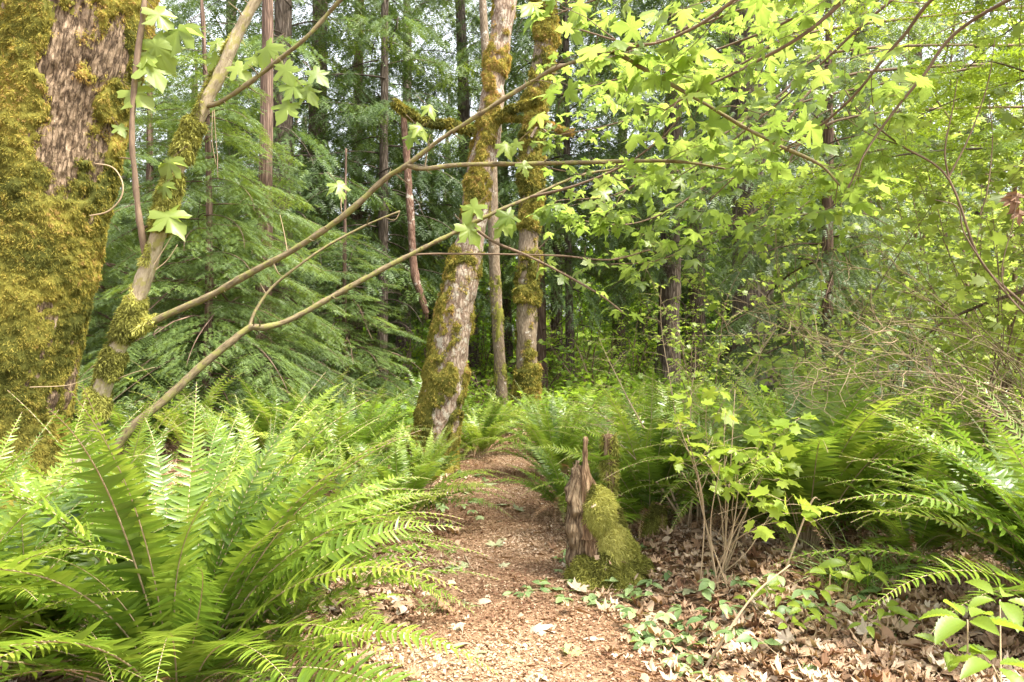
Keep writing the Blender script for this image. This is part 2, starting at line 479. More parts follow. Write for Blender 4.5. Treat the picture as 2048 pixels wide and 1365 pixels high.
def oval_leaf(w=0.28, fold=0.25, droop=0.3, n=7):
    t = np.linspace(0, 1, n)
    hw = w * np.sin(PI * t ** 0.85) ** 0.8 * (1 + (.07 * np.sin(np.arange(n) * PI * .98) if n > 9 else 0))
    V, q = [], []
    for k in range(n):
        z = -droop * t[k] ** 2
        e = (.035 * (k % 2) if n > 9 else 0) * hw[k] / w
        V += [(-hw[k], min(1, t[k] + .06 * hw[k] / w), z + fold * hw[k] + e), (0, t[k], z), (hw[k], min(1, t[k] + .06 * hw[k] / w), z + fold * hw[k] + e)]
    for k in range(n - 1):
        a = 3 * k
        q += [(a, a + 1, a + 4, a + 3), (a + 1, a + 2, a + 5, a + 4)]
    return np.array(V), [np.array(q)]


OVAL = oval_leaf(.22, .35, .35, 9)
BIGOVAL = [oval_leaf(.24, .45, .35, 19), oval_leaf(.20, .2, .6, 19), oval_leaf(.22, .6, .1, 19)]


def scrap(seed):
    r = np.random.default_rng(seed); n = 9; a = np.sort(r.uniform(0, 2 * PI, n))
    pts = [(math.cos(q) * w, .5 + math.sin(q) * w * 1.3) for q, w in zip(a, r.uniform(.2, .55, n))]; c1, c2 = r.uniform(-1.3, 1.3, 2)
    return fan(pts, (0, .5), lambda x, y: c1 * x * x + c2 * (y - .5) ** 2 + .3 * x * r.uniform(-1, 1))


SCRAPS = [scrap(k) for k in range(4)]
SMALL = (np.array([(0, 0, 0), (.3, .35, .06), (0, 1, -.1), (-.3, .35, .06)], float), [np.array([(0, 1, 2), (0, 2, 3)])])


def axes(d, up, s):
    """(N,3,3) matrices: template y -> d, z -> roughly up, scaled by s"""
    d = norm(d); x = norm(np.cross(d, up)); z = np.cross(x, d)
    s = np.broadcast_to(np.asarray(s, float), (len(d),))
    return np.stack([x, d, z], -1) * s[:, None, None]


def rand_unit(n, r=None):
    v = (r or rng).standard_normal((n, 3))
    return norm(v)


# ------------------------------------------------------------------ moss
def moss_tuft(k=7, seed=0, L=1.0, hang=0.5):
    """a tuft of k bent blades: out along +z, hanging to -y"""
    r = np.random.default_rng(seed); V, Tf = [], []
    for i in range(k):
        a = r.uniform(0, 2 * PI); o = np.array([math.cos(a), math.sin(a), 0]) * r.uniform(0, .35)
        d = norm(np.array([math.cos(a) * .7, math.sin(a) * .7 - hang, r.uniform(.35, 1)]))
        l = L * r.uniform(.6, 1.1); w = 0.075 * L * r.uniform(.6, 1.3)
        side = norm(np.cross(d, rand_unit(1, r)[0])) * w
        m = o + d * l * .55; t = o + d * l + np.array([0, -.45 * hang - .1, -.15]) * l
        b = len(V)
        V += [o - side * .7, o + side * .7, m - side, m + side, t]
        Tf += [(b, b + 1, b + 3), (b, b + 3, b + 2), (b + 2, b + 3, b + 4)]
    return np.array(V), [np.array(Tf)]


TUFTS = [moss_tuft(9, 1, hang=.25), moss_tuft(9, 2, hang=.4), moss_tuft(9, 3, hang=.8)]


def moss_on(tb, parent, maskf, thick=0.03, tuft=0.035, count=6000, seed=0, mat=None, rings=None, seg=64, hang=0.0, smin=0, smax=None, tintf=None):
    """mossy cushions: a lumpy shell over the trunk plus thousands of blades, in one mesh"""
    r = np.random.default_rng(seed)
    smax = smax or tb.s[-1]
    mb = MB()
    rings = rings or max(30, int((smax - smin) / 0.03))
    s = np.linspace(smin, smax, rings); th = np.linspace(0, 2 * PI, seg, endpoint=False)
    S = np.repeat(s, seg); TH = np.tile(th, rings)
    mk = maskf(TH, S, np.interp(S, tb.s, tb.r))
    sm = np.clip(mk / 0.35, 0, 1); sm = sm * sm * (3 - 2 * sm)
    rr = np.interp(S, tb.s, tb.r); tc = np.stack([np.cos(TH) * rr, np.sin(TH) * rr, S], 1)
    off = np.where(mk > 0, thick * sm * (0.7 + 0.5 * fbm(tc * 9, seed + 3, 3) + 0.35 * fbm(tc * 28, seed + 4, 2)) + 0.004, -0.04)
    P, d, T, _ = tb.surf(TH, S, off)
    i = np.arange(rings - 1)[:, None] * seg; j = np.arange(seg)[None]; jn = (j + 1) % seg
    q = np.stack([(i + j), (i + jn), (i + seg + jn), (i + seg + j)], -1).reshape(-1, 4)
    q = q[(mk[q] > -0.12).any(1)]
    tn = 0.35 + 0.35 * fbm(tc * 3, seed + 9, 3)
    mb.add(P, [q], np.clip(tn - .15, 0, 1), tc)
    n = count * 3
    TH = r.uniform(0, 2 * PI, n); S = r.uniform(smin, smax, n)
    rr = np.interp(S, tb.s, tb.r)
    mk = maskf(TH, S, rr); keep = mk > r.uniform(-.22, .22, n)
    TH, S, rr, mk = TH[keep][:count], S[keep][:count], rr[keep][:count], mk[keep][:count]
    tc = np.stack([np.cos(TH) * rr, np.sin(TH) * rr, S], 1)
    sm = np.clip(mk / 0.35, 0, 1); sm = sm * sm * (3 - 2 * sm)
    off = thick * sm * (0.7 + 0.5 * fbm(tc * 9, seed + 3, 3) + 0.35 * fbm(tc * 28, seed + 4, 2)) - 0.002
    P, d, T, _ = tb.surf(TH, S, off)
    dd = norm(d + 0.6 * rand_unit(len(d), r))
    upv = norm(np.array([0, 0, 1.0]) + 0.7 * rand_unit(len(d), r))
    x = norm(np.cross(upv, dd)); y = np.cross(dd, x)
    sc = tuft * r.uniform(.55, 1.25, len(d)) * (1 + hang * r.uniform(0, 1, len(d)))
    M = np.stack([x, y, dd], -1) * sc[:, None, None]
    tint = np.clip(0.42 + 0.34 * fbm(tc * 3, seed + 9, 3) + .3 * fbm(tc * 20, seed + 6, 2) + r.normal(0, .2, len(d)), 0, 1)
    if tintf is not None: tint = np.clip(tint + tintf(TH, S), 0, 1)
    k = r.integers(0, 3, len(d))
    for a in range(3):
        mb.stamp(*TUFTS[a], M[k == a], P[k == a], tint[k == a])
    return mb.build('moss', mat or M_MOSS, parent)


# ------------------------------------------------------------------ leaves on branches
def bend(p0, d, L, n=6, droop=0.05, wob=0.12, r=None):
    r = r or rng
    P = [np.asarray(p0, float)]; d = norm(d)
    for k in range(n):
        d = norm(d + np.array([0, 0, -droop]) + wob * r.standard_normal(3) * np.array([1, 1, .6]))
        P.append(P[-1] + d * L / n)
    return np.array(P)


def leaves_at(mb, P, D, size, r, temps=MAPLES, mbw=None, petiole=0.6, droop=0.35, tint=(0.5, .22), upw=0.8):
    """hang leaf blades with petioles from nodes P heading D"""
    n = len(P)
    if n == 0: return
    P = np.asarray(P, float); D = norm(np.asarray(D, float) + 0.25 * r.standard_normal((n, 3)))
    s = size * r.uniform(.4, 1.2, n)
    D = norm(D * np.array([1, 1, .5]) + np.array([0, 0, .15]))
    tip = P + D * (s * petiole)[:, None]
    if mbw is not None:
        side = norm(np.cross(D, rand_unit(n, r))) * 0.0012
        tv = np.concatenate([P - side, P + side, tip + side, tip - side])
        k = np.arange(n)
        mbw.add(tv, [np.stack([k, k + n, k + 2 * n, k + 3 * n], 1)])
    bd = norm(D * np.array([1, 1, .4]) + np.array([0, 0, -droop]) + .35 * r.standard_normal((n, 3)) * np.array([1, 1, .7]))
    up = norm(np.array([0, 0, upw]) + .45 * r.standard_normal((n, 3)))
    M = axes(bd, up, s)
    t = np.clip(r.normal(tint[0], tint[1], n), 0, 1)
    k = r.integers(0, len(temps), n)
    for a in range(len(temps)):
        mb.stamp(*temps[a], M[k == a], tip[k == a], t[k == a])


def leafy(mbw, mbl, path, r0, r1, r, start=.25, step=.22, slen=.5, size=.14, temps=MAPLES, node=.11, seg=6, droop=.06, tint=(.5, .22), density=1.0, twr=.003, spread=1.0, upw=.8, main=True):
    """a main limb, alternating twigs off it and leaf pairs at the nodes"""
    P = np.asarray(path, float)
    if main: tube(mbw, P, r0, r1, n=max(8, len(P) * 3), seg=seg)
    n = 60; S = spline(P, n); T = norm(np.gradient(S, axis=0))
    L = np.linalg.norm(np.diff(S, axis=0), axis=1).sum()
    LP, LD = [], []
    k = max(2, int(L * (1 - start) / step)); sgn = 1
    for i in range(k):
        t = start + (1 - start) * (i + r.uniform(0, .8)) / k
        j = min(n - 1, int(t * n)); sgn = -sgn
        side = norm(np.cross(T[j], [0, 0, 1])) * sgn
        d = norm(T[j] * r.uniform(.3, .9) + side * spread * r.uniform(.5, 1) + np.array([0, 0, r.uniform(-.25, .35)]))
        l = slen * r.uniform(.5, 1.2) * (1.15 - .6 * t)
        tw = bend(S[j], d, l, 5, droop, .12, r)
        tube(mbw, tw, twr, .0013, n=9, seg=4, cap=False)
        W = spline(tw, 24); TW = norm(np.gradient(W, axis=0)); m = max(1, int(l / node))
        for q in range(m):
            u = min(23, int((q + 1) / m * 23)); s2 = norm(np.cross(TW[u], [0, 0, 1]) + .1)
            for sg in (1, -1):
                if r.uniform() < density:
                    LP.append(W[u]); LD.append(TW[u] * .6 + s2 * sg)
        LP.append(W[-1]); LD.append(TW[-1])
    LP.append(S[-1]); LD.append(T[-1])
    leaves_at(mbl, LP, LD, size, r, temps, mbw, tint=tint, upw=upw)


# ------------------------------------------------------------------ ferns
def pinna_t(detail):
    if detail == 2:
        xs = [0, .10, .35, .7, 1.0]; up = [.13, .17, .10, .065, 0]; lo = [.06, .09, .10, .065, 0]; dz = [0, .01, .02, -.02, -.10]
    elif detail == 1:
        xs = [0, .3, 1.0]; up = [.12, .12, 0]; lo = [.08, .10, 0]; dz = [0, .01, -.07]
    V, T, Q = [], [], []
    n = len(xs)
    for k in range(n - 1):
        b = .05 * (xs[k] ** 2)
        V += [(xs[k], up[k] + b, dz[k] + .25 * up[k]), (xs[k], b, dz[k]), (xs[k], -lo[k] + b, dz[k] + .25 * lo[k])]
    V.append((1.0, .07, dz[-1]))
    for k in range(n - 2):
        a = 3 * k
        Q += [(a, a + 1, a + 4, a + 3), (a + 1, a + 2, a + 5, a + 4)]
    a = 3 * (n - 2); e = len(V) - 1
    T += [(a, a + 1, e), (a + 1, a + 2, e)]
    return np.array(V), [f for f in (np.array(Q) if Q else None, np.array(T)) if f is not None]


PIN2, PIN1 = pinna_t(2), pinna_t(1)


def frond(mb, L, a0, a1, npair, wid, seed, detail=2, M=None, T=None, twist=.15, tint=.45, lean=0.0):
    """one frond: rachis rises in the xz plane from heading a0 (deg) and arches to a1"""
    r = np.random.default_rng(seed)
    n = npair
    t = np.linspace(0, 1, n + 1)
    ang = np.radians(a0 + (a1 - a0) * t ** 1.35)
    yaw = lean * t + twist * np.sin(2.2 * t + r.uniform(0, 6)) * t
    d = np.stack([np.cos(ang) * np.cos(yaw), np.cos(ang) * np.sin(yaw), np.sin(ang)], 1)
    P = np.vstack([[0, 0, 0], np.cumsum(d[:-1] * L / n, 0)])
    side = norm(np.cross(d, [0, 0, 1.0]) + np.array([0, 1e-4, 0]))
    roll = twist * 1.5 * np.sin(3 * t + r.uniform(0, 6))
    nrm = np.cross(side, d)
    side, nrm = side * np.cos(roll)[:, None] + nrm * np.sin(roll)[:, None], nrm * np.cos(roll)[:, None] - side * np.sin(roll)[:, None]
    prof = np.clip((t - .10) / .18, 0, 1) ** .7 * (1 - np.clip((t - .40) / .6, 0, 1) ** 1.6 * .97)
    k = np.where((t > .11) & (t < .995))[0]
    MB2 = MB()
    k0 = k
    for sg in (1, -1):
        k = k0[r.uniform(size=len(k0)) > .015]
        fw = np.radians(8 + 34 * t[k] ** 2 + r.normal(0, 4, len(k)))
        up = np.radians(12 + r.normal(0, 10, len(k))) - .25 * t[k]
        x = norm(side[k] * sg * np.cos(fw)[:, None] + d[k] * np.sin(fw)[:, None] + nrm[k] * np.sin(up)[:, None])
        y = norm(d[k] - x * np.sum(d[k] * x, 1)[:, None])
        rl = r.normal(.18, .17, len(k))[:, None]
        z0 = norm(np.cross(x, y)); z0 = z0 * np.sign(np.sum(z0 * nrm[k], 1))[:, None]
        y, z = y * np.cos(rl) + z0 * np.sin(rl), z0 * np.cos(rl) - y * np.sin(rl)
        ln = wid * prof[k] * r.uniform(.92, 1.08, len(k))
        wd = np.clip(np.maximum(ln, .25 * wid), 0, wid) * (.86 if detail == 2 else 1.15)
        MM = np.stack([x * ln[:, None], y * wd[:, None], z * wd[:, None]], -1)
        MB2.stamp(*(PIN2 if detail == 2 else PIN1), MM, P[k], np.clip(tint + .22 * t[k] + r.normal(0, .09, len(k)), 0, 1))
    rr = np.linspace(.0042, .0010, n + 1) * (L / 1.2) ** .5
    st = 1 if detail == 2 else 3
    idx = np.unique(np.r_[np.arange(0, n + 1, st), n])
    tb = MB(); Tube(P[idx], rr[idx] * .85, ref=(0, 1, 0)).into(tb, 4 if detail == 2 else 3, cap=False)
    V = tb.v[0]; fc = tb.f[0][0]
    if M is None: M = np.eye(3)
    if T is None: T = np.zeros(3)
    off = mb.n
    for V2, tn in zip(MB2.v, MB2.tint):
        mb.v.append(V2 @ M.T + T); mb.tint.append(tn); mb.tc.append(V2); mb.n += len(V2)
    for f2, m2 in MB2.f: mb.f.append((f2 + off, 0))
    mb.add(V @ M.T + T, [fc], .55, V, 1)


FRONDS, DFRONDS, FFERN = [], [], []


def make_fern_templates():
    spec = [(82, 25, .085), (78, -5, .09), (72, -15, .095), (65, -25, .09), (58, -25, .085), (70, 20, .09), (50, -40, .09), (80, 45, .08), (62, 0, .10), (40, -35, .085)]
    for i, (a0, a1, w) in enumerate(spec):
        mb = MB(); frond(mb, 1.2, a0, a1, 64, w * 1.18, 40 + i, 2)
        FRONDS.append(mb.mesh('frond', [M_FERN, M_TAN]))
    for i, (a0, a1) in enumerate([(45, -75), (30, -70), (55, -85)]):
        mb = MB(); frond(mb, 0.9, a0, a1, 44, .05, 80 + i, 2, twist=.4)
        DFRONDS.append(mb.mesh('dead_frond', [M_DEADF, M_TAN]))
    for v in range(4):
        mb = MB(); r = np.random.default_rng(200 + v)
        for k in range(20):
            az = k * 2.4 + r.uniform(-.3, .3); c, s = math.cos(az), math.sin(az); sc = r.uniform(.75, 1.1)
            M = np.array([[c, -s, 0], [s, c, 0], [0, 0, 1]]) * sc
            a0 = r.uniform(42, 82)
            frond(mb, 1.1, a0, a0 - r.uniform(50, 95), 30, .095, 300 + v * 30 + k, 1, M, tint=.45 + r.uniform(-.15, .15))
        FFERN.append(mb.mesh('fern_clump', [M_FERN, M_TAN]))


def fern(pos, L, n, label, seed, az=None, group='sword ferns on the forest floor', dead=0, steep=None, extra=None):
    """a near clump: every frond a part (shared meshes)"""
    r = np.random.default_rng(seed)
    t = thing('sword_fern', label, 'fern', pos, 0, group)
    for k in range(n):
        a = k * 2.39996 + r.uniform(-.25, .25)
        if az is not None: a = D2R(r.uniform(*az))
        j = int(r.integers(0, len(FRONDS))) if steep is None else int(r.choice(steep))
        o = link('frond', FRONDS[j], t)
        o.location = (0.05 * math.cos(a), 0.05 * math.sin(a), 0)
        s = L / 1.2 * r.uniform(.72, 1.08)
        o.rotation_euler = (r.normal(0, .12), r.normal(0, .08), a); o.scale = (s, s * (1 if r.uniform() < .5 else -1), s)
    for a, j, s in (extra or []):
        o = link('frond', FRONDS[j], t); o.rotation_euler = (0, 0, D2R(a)); o.scale = (s, s, s)
    for k in range(dead):
        a = r.uniform(0, 2 * PI)
        o = link('dead_frond', DFRONDS[k % 3], t); o['label'] = 'brown dead frond hanging from the clump'
        s = r.uniform(.6, 1.0); o.rotation_euler = (0, 0, a if k % 2 else D2R(r.uniform(200, 330))); o.scale = (s, s, s); o.location = (0, 0, .05)
    return t


def far_fern(pos, s, label, seed, group='ferns massed under the trees'):
    r = np.random.default_rng(seed)
    o = link('sword_fern', FFERN[seed % 4])
    o.location = [float(a) for a in pos]; o.rotation_euler = (r.normal(0, .06), r.normal(0, .06), r.uniform(0, 6.28)); o.scale = (s, s, s * r.uniform(.85, 1.1))
    return tag(o, label, 'fern', group)


# ------------------------------------------------------------------ conifers
def feather(n=5, w=.2, seed=0):
    r = np.random.default_rng(seed); V = [(0, -.012, 0), (0, .012, 0), (1, 0, -.06)]; T = [(0, 1, 2)]
    for k in range(n):
        x = (k + .4) / n
        for sg in (1, -1):
            ww = w * (1 - .5 * x) * r.uniform(.8, 1.15); b = len(V)
            V += [(x - .055, 0, -.06 * x * x), (x + .055, 0, -.06 * x * x), (x + .11 + .04 * r.uniform(), sg * ww, -.06 * x * x - .02 + .05 * r.standard_normal())]
            T.append((b, b + 1, b + 2))
    return np.array(V, float), [np.array(T)]


def spray_feathers(L, r, st2, st3, fl, droop, hang, ang=52, ratio=.42):
    """feather frames (pos, dir, up, length) of one flat bough along +x"""
    n = max(6, int(L / st2)); P0, D0, T0 = [], [], []
    p = np.zeros(3); el = D2R(r.uniform(-5, 20))
    pts = []
    for k in range(n):
        pts.append(p.copy())
        t = k / n
        e = el - droop * t
        p = p + np.array([math.cos(e), 0, math.sin(e)]) * (L / n)
    pts = np.array(pts); pts[:, 1] += .05 * L * np.sin(np.linspace(0, 3, n) + r.uniform(0, 6))
    T = norm(np.gradient(pts, axis=0))
    pos, dr = [], []
    for k in range(1, n):
        t = k / n
        if t < .12: continue
        for sg in (1, -1):
            l2 = ratio * L * (1 - t) ** .75 * min(1, t * 4) * r.uniform(.6, 1.15) + .05
            a = D2R(ang + r.normal(0, 9))
            d = norm(T[k] * math.cos(a) + np.array([0, sg, 0]) * math.sin(a) + np.array([0, 0, r.normal(0, .1)]))
            m = max(1, int(l2 / st3)); q = pts[k] + np.array([0, 0, r.normal(0, .01)])
            for j in range(m):
                u = j / max(1, m)
                d2 = norm(d + np.array([0, 0, -hang * u]))
                q = q + d2 * (l2 / m)
                sd = norm(np.cross(d2, [0, 0, 1]) + np.array([0, 1e-4, 0]))
                for s3 in (1, -1):
                    pos.append(q); dr.append(d2 * .75 + sd * s3 * .7 + np.array([0, 0, -hang * .5 + r.normal(0, .12)]))
            pos.append(q); dr.append(d2 + np.array([0, 0, -hang * .3]))
    pos, dr = np.array(pos), norm(np.array(dr))
    return pts, pos, dr, fl * r.uniform(.7, 1.25, len(pos))


FEATH = [feather(5, .24, 1), feather(5, .3, 2)]


def crown_mesh(name, mat, wood, h0, h1, nb, Lf, st2, st3, fl, droop, hang, seed, dead=0, nvar=6, azf=None):
    """boughs spiralling up a trunk on the z axis from h0 to h1 (built once, shared by copies)"""
    r = np.random.default_rng(seed); mb = MB()
    for b in range(nb):
        u = (b + r.uniform(0, .9)) / nb
        z = h0 + (h1 - h0) * u
        L = Lf(u) * r.uniform(.7, 1.2)
        az = b * 2.4 + r.uniform(-.5, .5)
        c, s = math.cos(az), math.sin(az); R = np.array([[c, -s, 0], [s, c, 0], [0, 0, 1.0]])
        pts, pos, dr, ln = spray_feathers(L, r, st2, st3, fl, droop * r.uniform(.6, 1.3), hang)
        o = np.array([0, 0, z])
        Tube(pts @ R.T + o, np.linspace(.004 + .005 * L, .002, len(pts))).into(mb, 4, mat=1, cap=False)
        bt = r.normal(.45, .12)
        wpos = pos @ R.T + o; wd = dr @ R.T
        up = norm(np.array([0, 0, 1.0]) + .35 * r.standard_normal((len(pos), 3)))
        x = norm(wd); y = norm(np.cross(up, x)); zz = np.cross(x, y)
        M = np.stack([x, y, zz], -1) * ln[:, None, None]
        rad = np.linalg.norm(pos[:, :2], axis=1) / max(L, .1)
        tint = np.clip(bt + .25 * (rad - .5) + r.normal(0, .1, len(pos)), 0, 1)
        k = r.integers(0, 2, len(pos))
        for a in range(2): mb.stamp(*FEATH[a], M[k == a], wpos[k == a], tint[k == a], 0)
    return mb.mesh(name, [mat, wood])


def trunk_mb(h, r0, seed, bark, dead=14, lean=(0, 0), hd=(1, 7)):
    r = np.random.default_rng(seed); mb = MB()
    n = 40; t = np.linspace(0, 1, n)
    z = -.2 + h * t
    ox = lean[0] * t + .12 * np.sin(3 * t + seed) * t; oy = lean[1] * t
    rad = r0 * (1 - .72 * t) + r0 * .5 * np.exp(-z.clip(0) * 3)
    tb = Tube(np.stack([ox, oy, z], 1), rad).into(mb, 18, lump=r0 * .12, lf=4, seed=seed)
    for k in range(dead):
        zz = r.uniform(*hd); a = r.uniform(0, 2 * PI)
        L = r.uniform(.5, 2.2)
        c = np.array([np.interp(zz, z, ox), np.interp(zz, z, oy), zz])
        P = bend(c, [math.cos(a), math.sin(a), r.uniform(-.1, .4)], L, 7, .14, .12, r)
        tube(mb, P, .018, .004, n=12, seg=5)
        for q in range(4):
            i = r.integers(2, 7)
            tube(mb, bend(P[i], norm(P[i] - P[i - 1]) + .8 * r.standard_normal(3) * [1, 1, .4], r.uniform(.2, .6), 4, .1, .2, r), .006, .0015, n=6, seg=3, cap=False)
    return mb, tb


CROWNS = {}


def make_crowns():
    CROWNS['hem'] = [crown_mesh('crown', M_HEM, M_RED, .45, 7.8, 84, lambda u: .4 + 2.0 * (1 - u) ** .75, .08, .072, .125, 1.15, .8, 5),
                     crown_mesh('crown', M_HEM, M_RED, .35, 7.0, 76, lambda u: .4 + 1.9 * (1 - u) ** .75, .08, .072, .125, 1.0, .9, 6)]
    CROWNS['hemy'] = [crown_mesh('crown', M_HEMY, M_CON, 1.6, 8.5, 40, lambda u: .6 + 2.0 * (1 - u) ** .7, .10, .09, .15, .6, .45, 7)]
    CROWNS['con'] = [crown_mesh('crown', M_CED, M_CON, 3.0 + .5 * k, 17, 66, lambda u: 1.2 + 2.5 * (1 - u) ** .75, .20, .15, .24, 1.15, .95, 20 + k) for k in range(3)]
    CROWNS['low'] = [crown_mesh('crown', M_CED, M_CON, 1.0, 15, 74, lambda u: 1.0 + 2.2 * (1 - u) ** .6, .19, .15, .24, 1.1, .9, 30 + k) for k in range(2)]


def conifer(px, Y, wpx, label, seed, kind='con', bark=None, h=17.5, cat='tree', name='conifer_tree', sc=1.0, lean=(0, 0), dead=12, group='conifers standing in the woods behind the path', sink=0.0, hd=(1, 6), sz=1.0):
    p = onx(px, Y)
    t = thing(name, label, cat, p, 0, group)
    mb, tb = trunk_mb(h, wpx / 2 / F * Y, seed, bark, dead, lean, hd)
    mb.build('trunk', bark or M_CON, t)
    cs = CROWNS[kind]
    o = link('crown', cs[seed % len(cs)], t); o.rotation_euler = (0, 0, seed * 1.7); o.scale = (sc, sc, sc * sz); o.location = (lean[0] * .4, lean[1] * .4, sink)
    return t


# ================================================================== the place
make_ground()
make_fern_templates()
make_crowns()


# ------------------------------------------------------------------ the four mossy maples
def smooth(x, a, b):
    x = np.clip((x - a) / (b - a), 0, 1)
    return x * x * (3 - 2 * x)


def wrap(a):
    return (a + PI) % (2 * PI) - PI


def big_maple():
    Y = 5.1
    rows = [(-18, 1130, Y, 330), (-4, 1020, Y, 275), (0, 900, Y, 215), (16, 780, Y, 208), (34, 680, Y, 206), (60, 540, Y, 212), (86, 400, Y, 220), (110, 250, Y, 230), (140, 120, Y, 244), (164, 0, Y, 246), (190, -150, Y, 240), (230, -400, Y, 225), (280, -700, Y, 200)]
    tb = pxpath(rows, 520)
    t = thing('bigleaf_maple', 'massive maple trunk wrapped in thick golden moss, broadest tree of the scene', 'tree', tb.P[0])
    o0 = tb.P[0].copy(); tb.P = tb.P - o0
    ridge = lambda th, s, r: .018 * (np.minimum(np.abs(fbm(np.stack([np.cos(th) * r * 17, np.sin(th) * r * 17, s * 2.6], 1), 61, 3)) * 3, 1) - .5) + .006 * fbm(np.stack([np.cos(th) * r * 60, np.sin(th) * r * 60, s * 20], 1), 62, 2)
    mb = MB(); tb.into(mb, 320, lump=.05, lf=2.2, seed=4, fn=ridge)
    # a few limbs above
    top = tb.P[-1]
    for a, l in ((.3, 2.2), (2.4, 2.0), (4.4, 1.8)):
        tube(mb, bend(top - [0, 0, .3], [math.cos(a), math.sin(a), .8], l, 6, .02, .1), .2, .06, n=14, seg=12, lump=.02)
    mb.build('trunk', M_BARK, t)

    def mask(th, s, r):
        th = wrap(th); z = s - .25
        tc = np.stack([np.cos(th) * .5, np.sin(th) * .5, s], 1)
        n = fbm(tc * np.array([2.2, 2.2, 1.6]), 21, 5) + .35 * fbm(tc * 9, 31, 3)
        b = .50 - .74 * smooth(z, 2.75, 3.5) * smooth(th, -1.75, -1.15) - .25 * smooth(z, 3.4, 4.2)
        b = b + 1.3 * np.exp(-((th - .18) / .30) ** 2) * smooth(z, 3.1, 3.4)                      # moss edge up on the right
        b = b + 1.0 * np.exp(-((th - .2) / .36) ** 2 - ((z - 2.95) / .26) ** 2)                 # cushion
        b = b - 1.0 * np.exp(-((th - .25) / .30) ** 2 - ((z - 2.15) / .30) ** 2)  # bare strip at the right edge
        b = b - .7 * np.exp(-((th - .3) / .25) ** 2) * smooth(-z, -2.0, -1.7) * smooth(z, 1.5, 1.7)
        b = b - .45 * np.exp(-((th + .75) / .30) ** 2 - ((z - 2.75) / .25) ** 2)
        return .95 * n + b + .55 * fbm(tc * 6, 77, 4)
    bark = lambda th, s: -.12 * smooth(s, 2.6, 1.0) - .15 * np.exp(-((s - 1.95) / .14) ** 2) + .08 * smooth(s, 3, 4)
    moss_on(tb, t, mask, .042, .024, 80000, 3, M_MOSS, seg=110, rings=230, smin=.1, smax=5.4, tintf=bark)
    mb = MB()
    c = np.array([at(x, y, 4.75) for x, y in [(180, 432), (215, 424), (240, 400), (246, 372), (235, 345), (218, 332), (190, 328)]]) - o0
    tube(mb, c, .006, .004, n=24, seg=6)
    mb.build('bare_vine', M_TAN, t)


big_maple()


def patchy(bias, seed, fs=(4, 4, 2.2), amp=.8, face=0.0, facet=-1.2):
    def mask(th, s, r):
        tc = np.stack([np.cos(th) * r, np.sin(th) * r, s], 1)
        n = fbm(tc * np.array(fs), seed, 4) + .3 * fbm(tc * 14, seed + 5, 2)
        b = np.interp(s, bias[0], bias[1])
        return amp * n + b + face * np.cos(th - facet)
    return mask


def leaning_maple():
    Y = 7.9
    rows = [(850, 985, Y, 150), (858, 945, Y, 118), (866, 900, Y, 92), (880, 830, Y, 84), (893, 750, Y, 80), (907, 650, Y, 72), (925, 550, Y, 62), (945, 450, Y, 54), (961, 350, Y, 51), (976, 260, Y, 48), (990, 150, Y, 46), (1004, 50, Y, 44), (1015, -40, Y, 42), (1040, -260, Y, 38)]
    tb = pxpath(rows, 170)
    t = thing('leaning_maple', 'leaning pale maple trunk with lichen and moss patches at the path edge', 'tree', tb.P[0])
    o0 = tb.P[0].copy(); tb.P = tb.P - o0
    mb = MB(); tb.into(mb, 48, lump=.025, lf=5, seed=14)
    mb.build('trunk', M_LBARK, t)
    S = tb.s[-1]
    z = lambda py: np.interp(py, [-260, 985], [S, 0])
    bias = ([z(985), z(900), z(760), z(700), z(560), z(520), z(480), z(400), z(360), z(320), z(250), z(200), z(60), z(20), z(-40)],
            [.45, .55, .45, .05, .2, .15, -.35, -.1, -.35, -.45, -.1, -.55, -.6, -.1, -.2])
    moss_on(tb, t, patchy(bias, 51, fs=(5, 5, 3), amp=1.15, face=.18, facet=-2.4), .04, .030, 20000, 8, M_MOSS, seg=56, tintf=lambda th, s: .2 * smooth(s, 1.2, 2.6) - .18 * smooth(s, 1.2, .3))
    for k, (pts, nm) in enumerate([([(945, 262), (905, 250), (860, 246), (825, 232), (800, 215), (787, 203)], 26), ([(985, 245), (1010, 228), (1030, 215), (1055, 208), (1085, 200)], 24), ([(985, 232), (1020, 236), (1050, 240), (1085, 246), (1120, 258), (1145, 266)], 20)]):
        P = np.array([at(x, y, Y - .1 - .05 * i) for i, (x, y) in enumerate(pts)]) - o0
        n = 30; Q = spline(P, n)
        b = thing_part = MB(); tt = Tube(Q, np.linspace(.026, .010, n)); tt.into(b, 8, lump=.006, lf=12, seed=k)
        br = b.build('branch', M_LBARK, t)
        moss_on(tt, br, lambda th, s, r: .4 + .4 * fbm(np.stack([np.cos(th), np.sin(th), s * 6], 1), 60 + k, 2) + .3 * np.sin(th) * 0, .022, .05 if k < 2 else .035, 900, 70 + k, M_MOSS, seg=14, rings=40, tintf=(lambda th, s: -.1 + 0 * s) if k < 2 else (lambda th, s: .5 * smooth(s, .2, .7)))


leaning_maple()


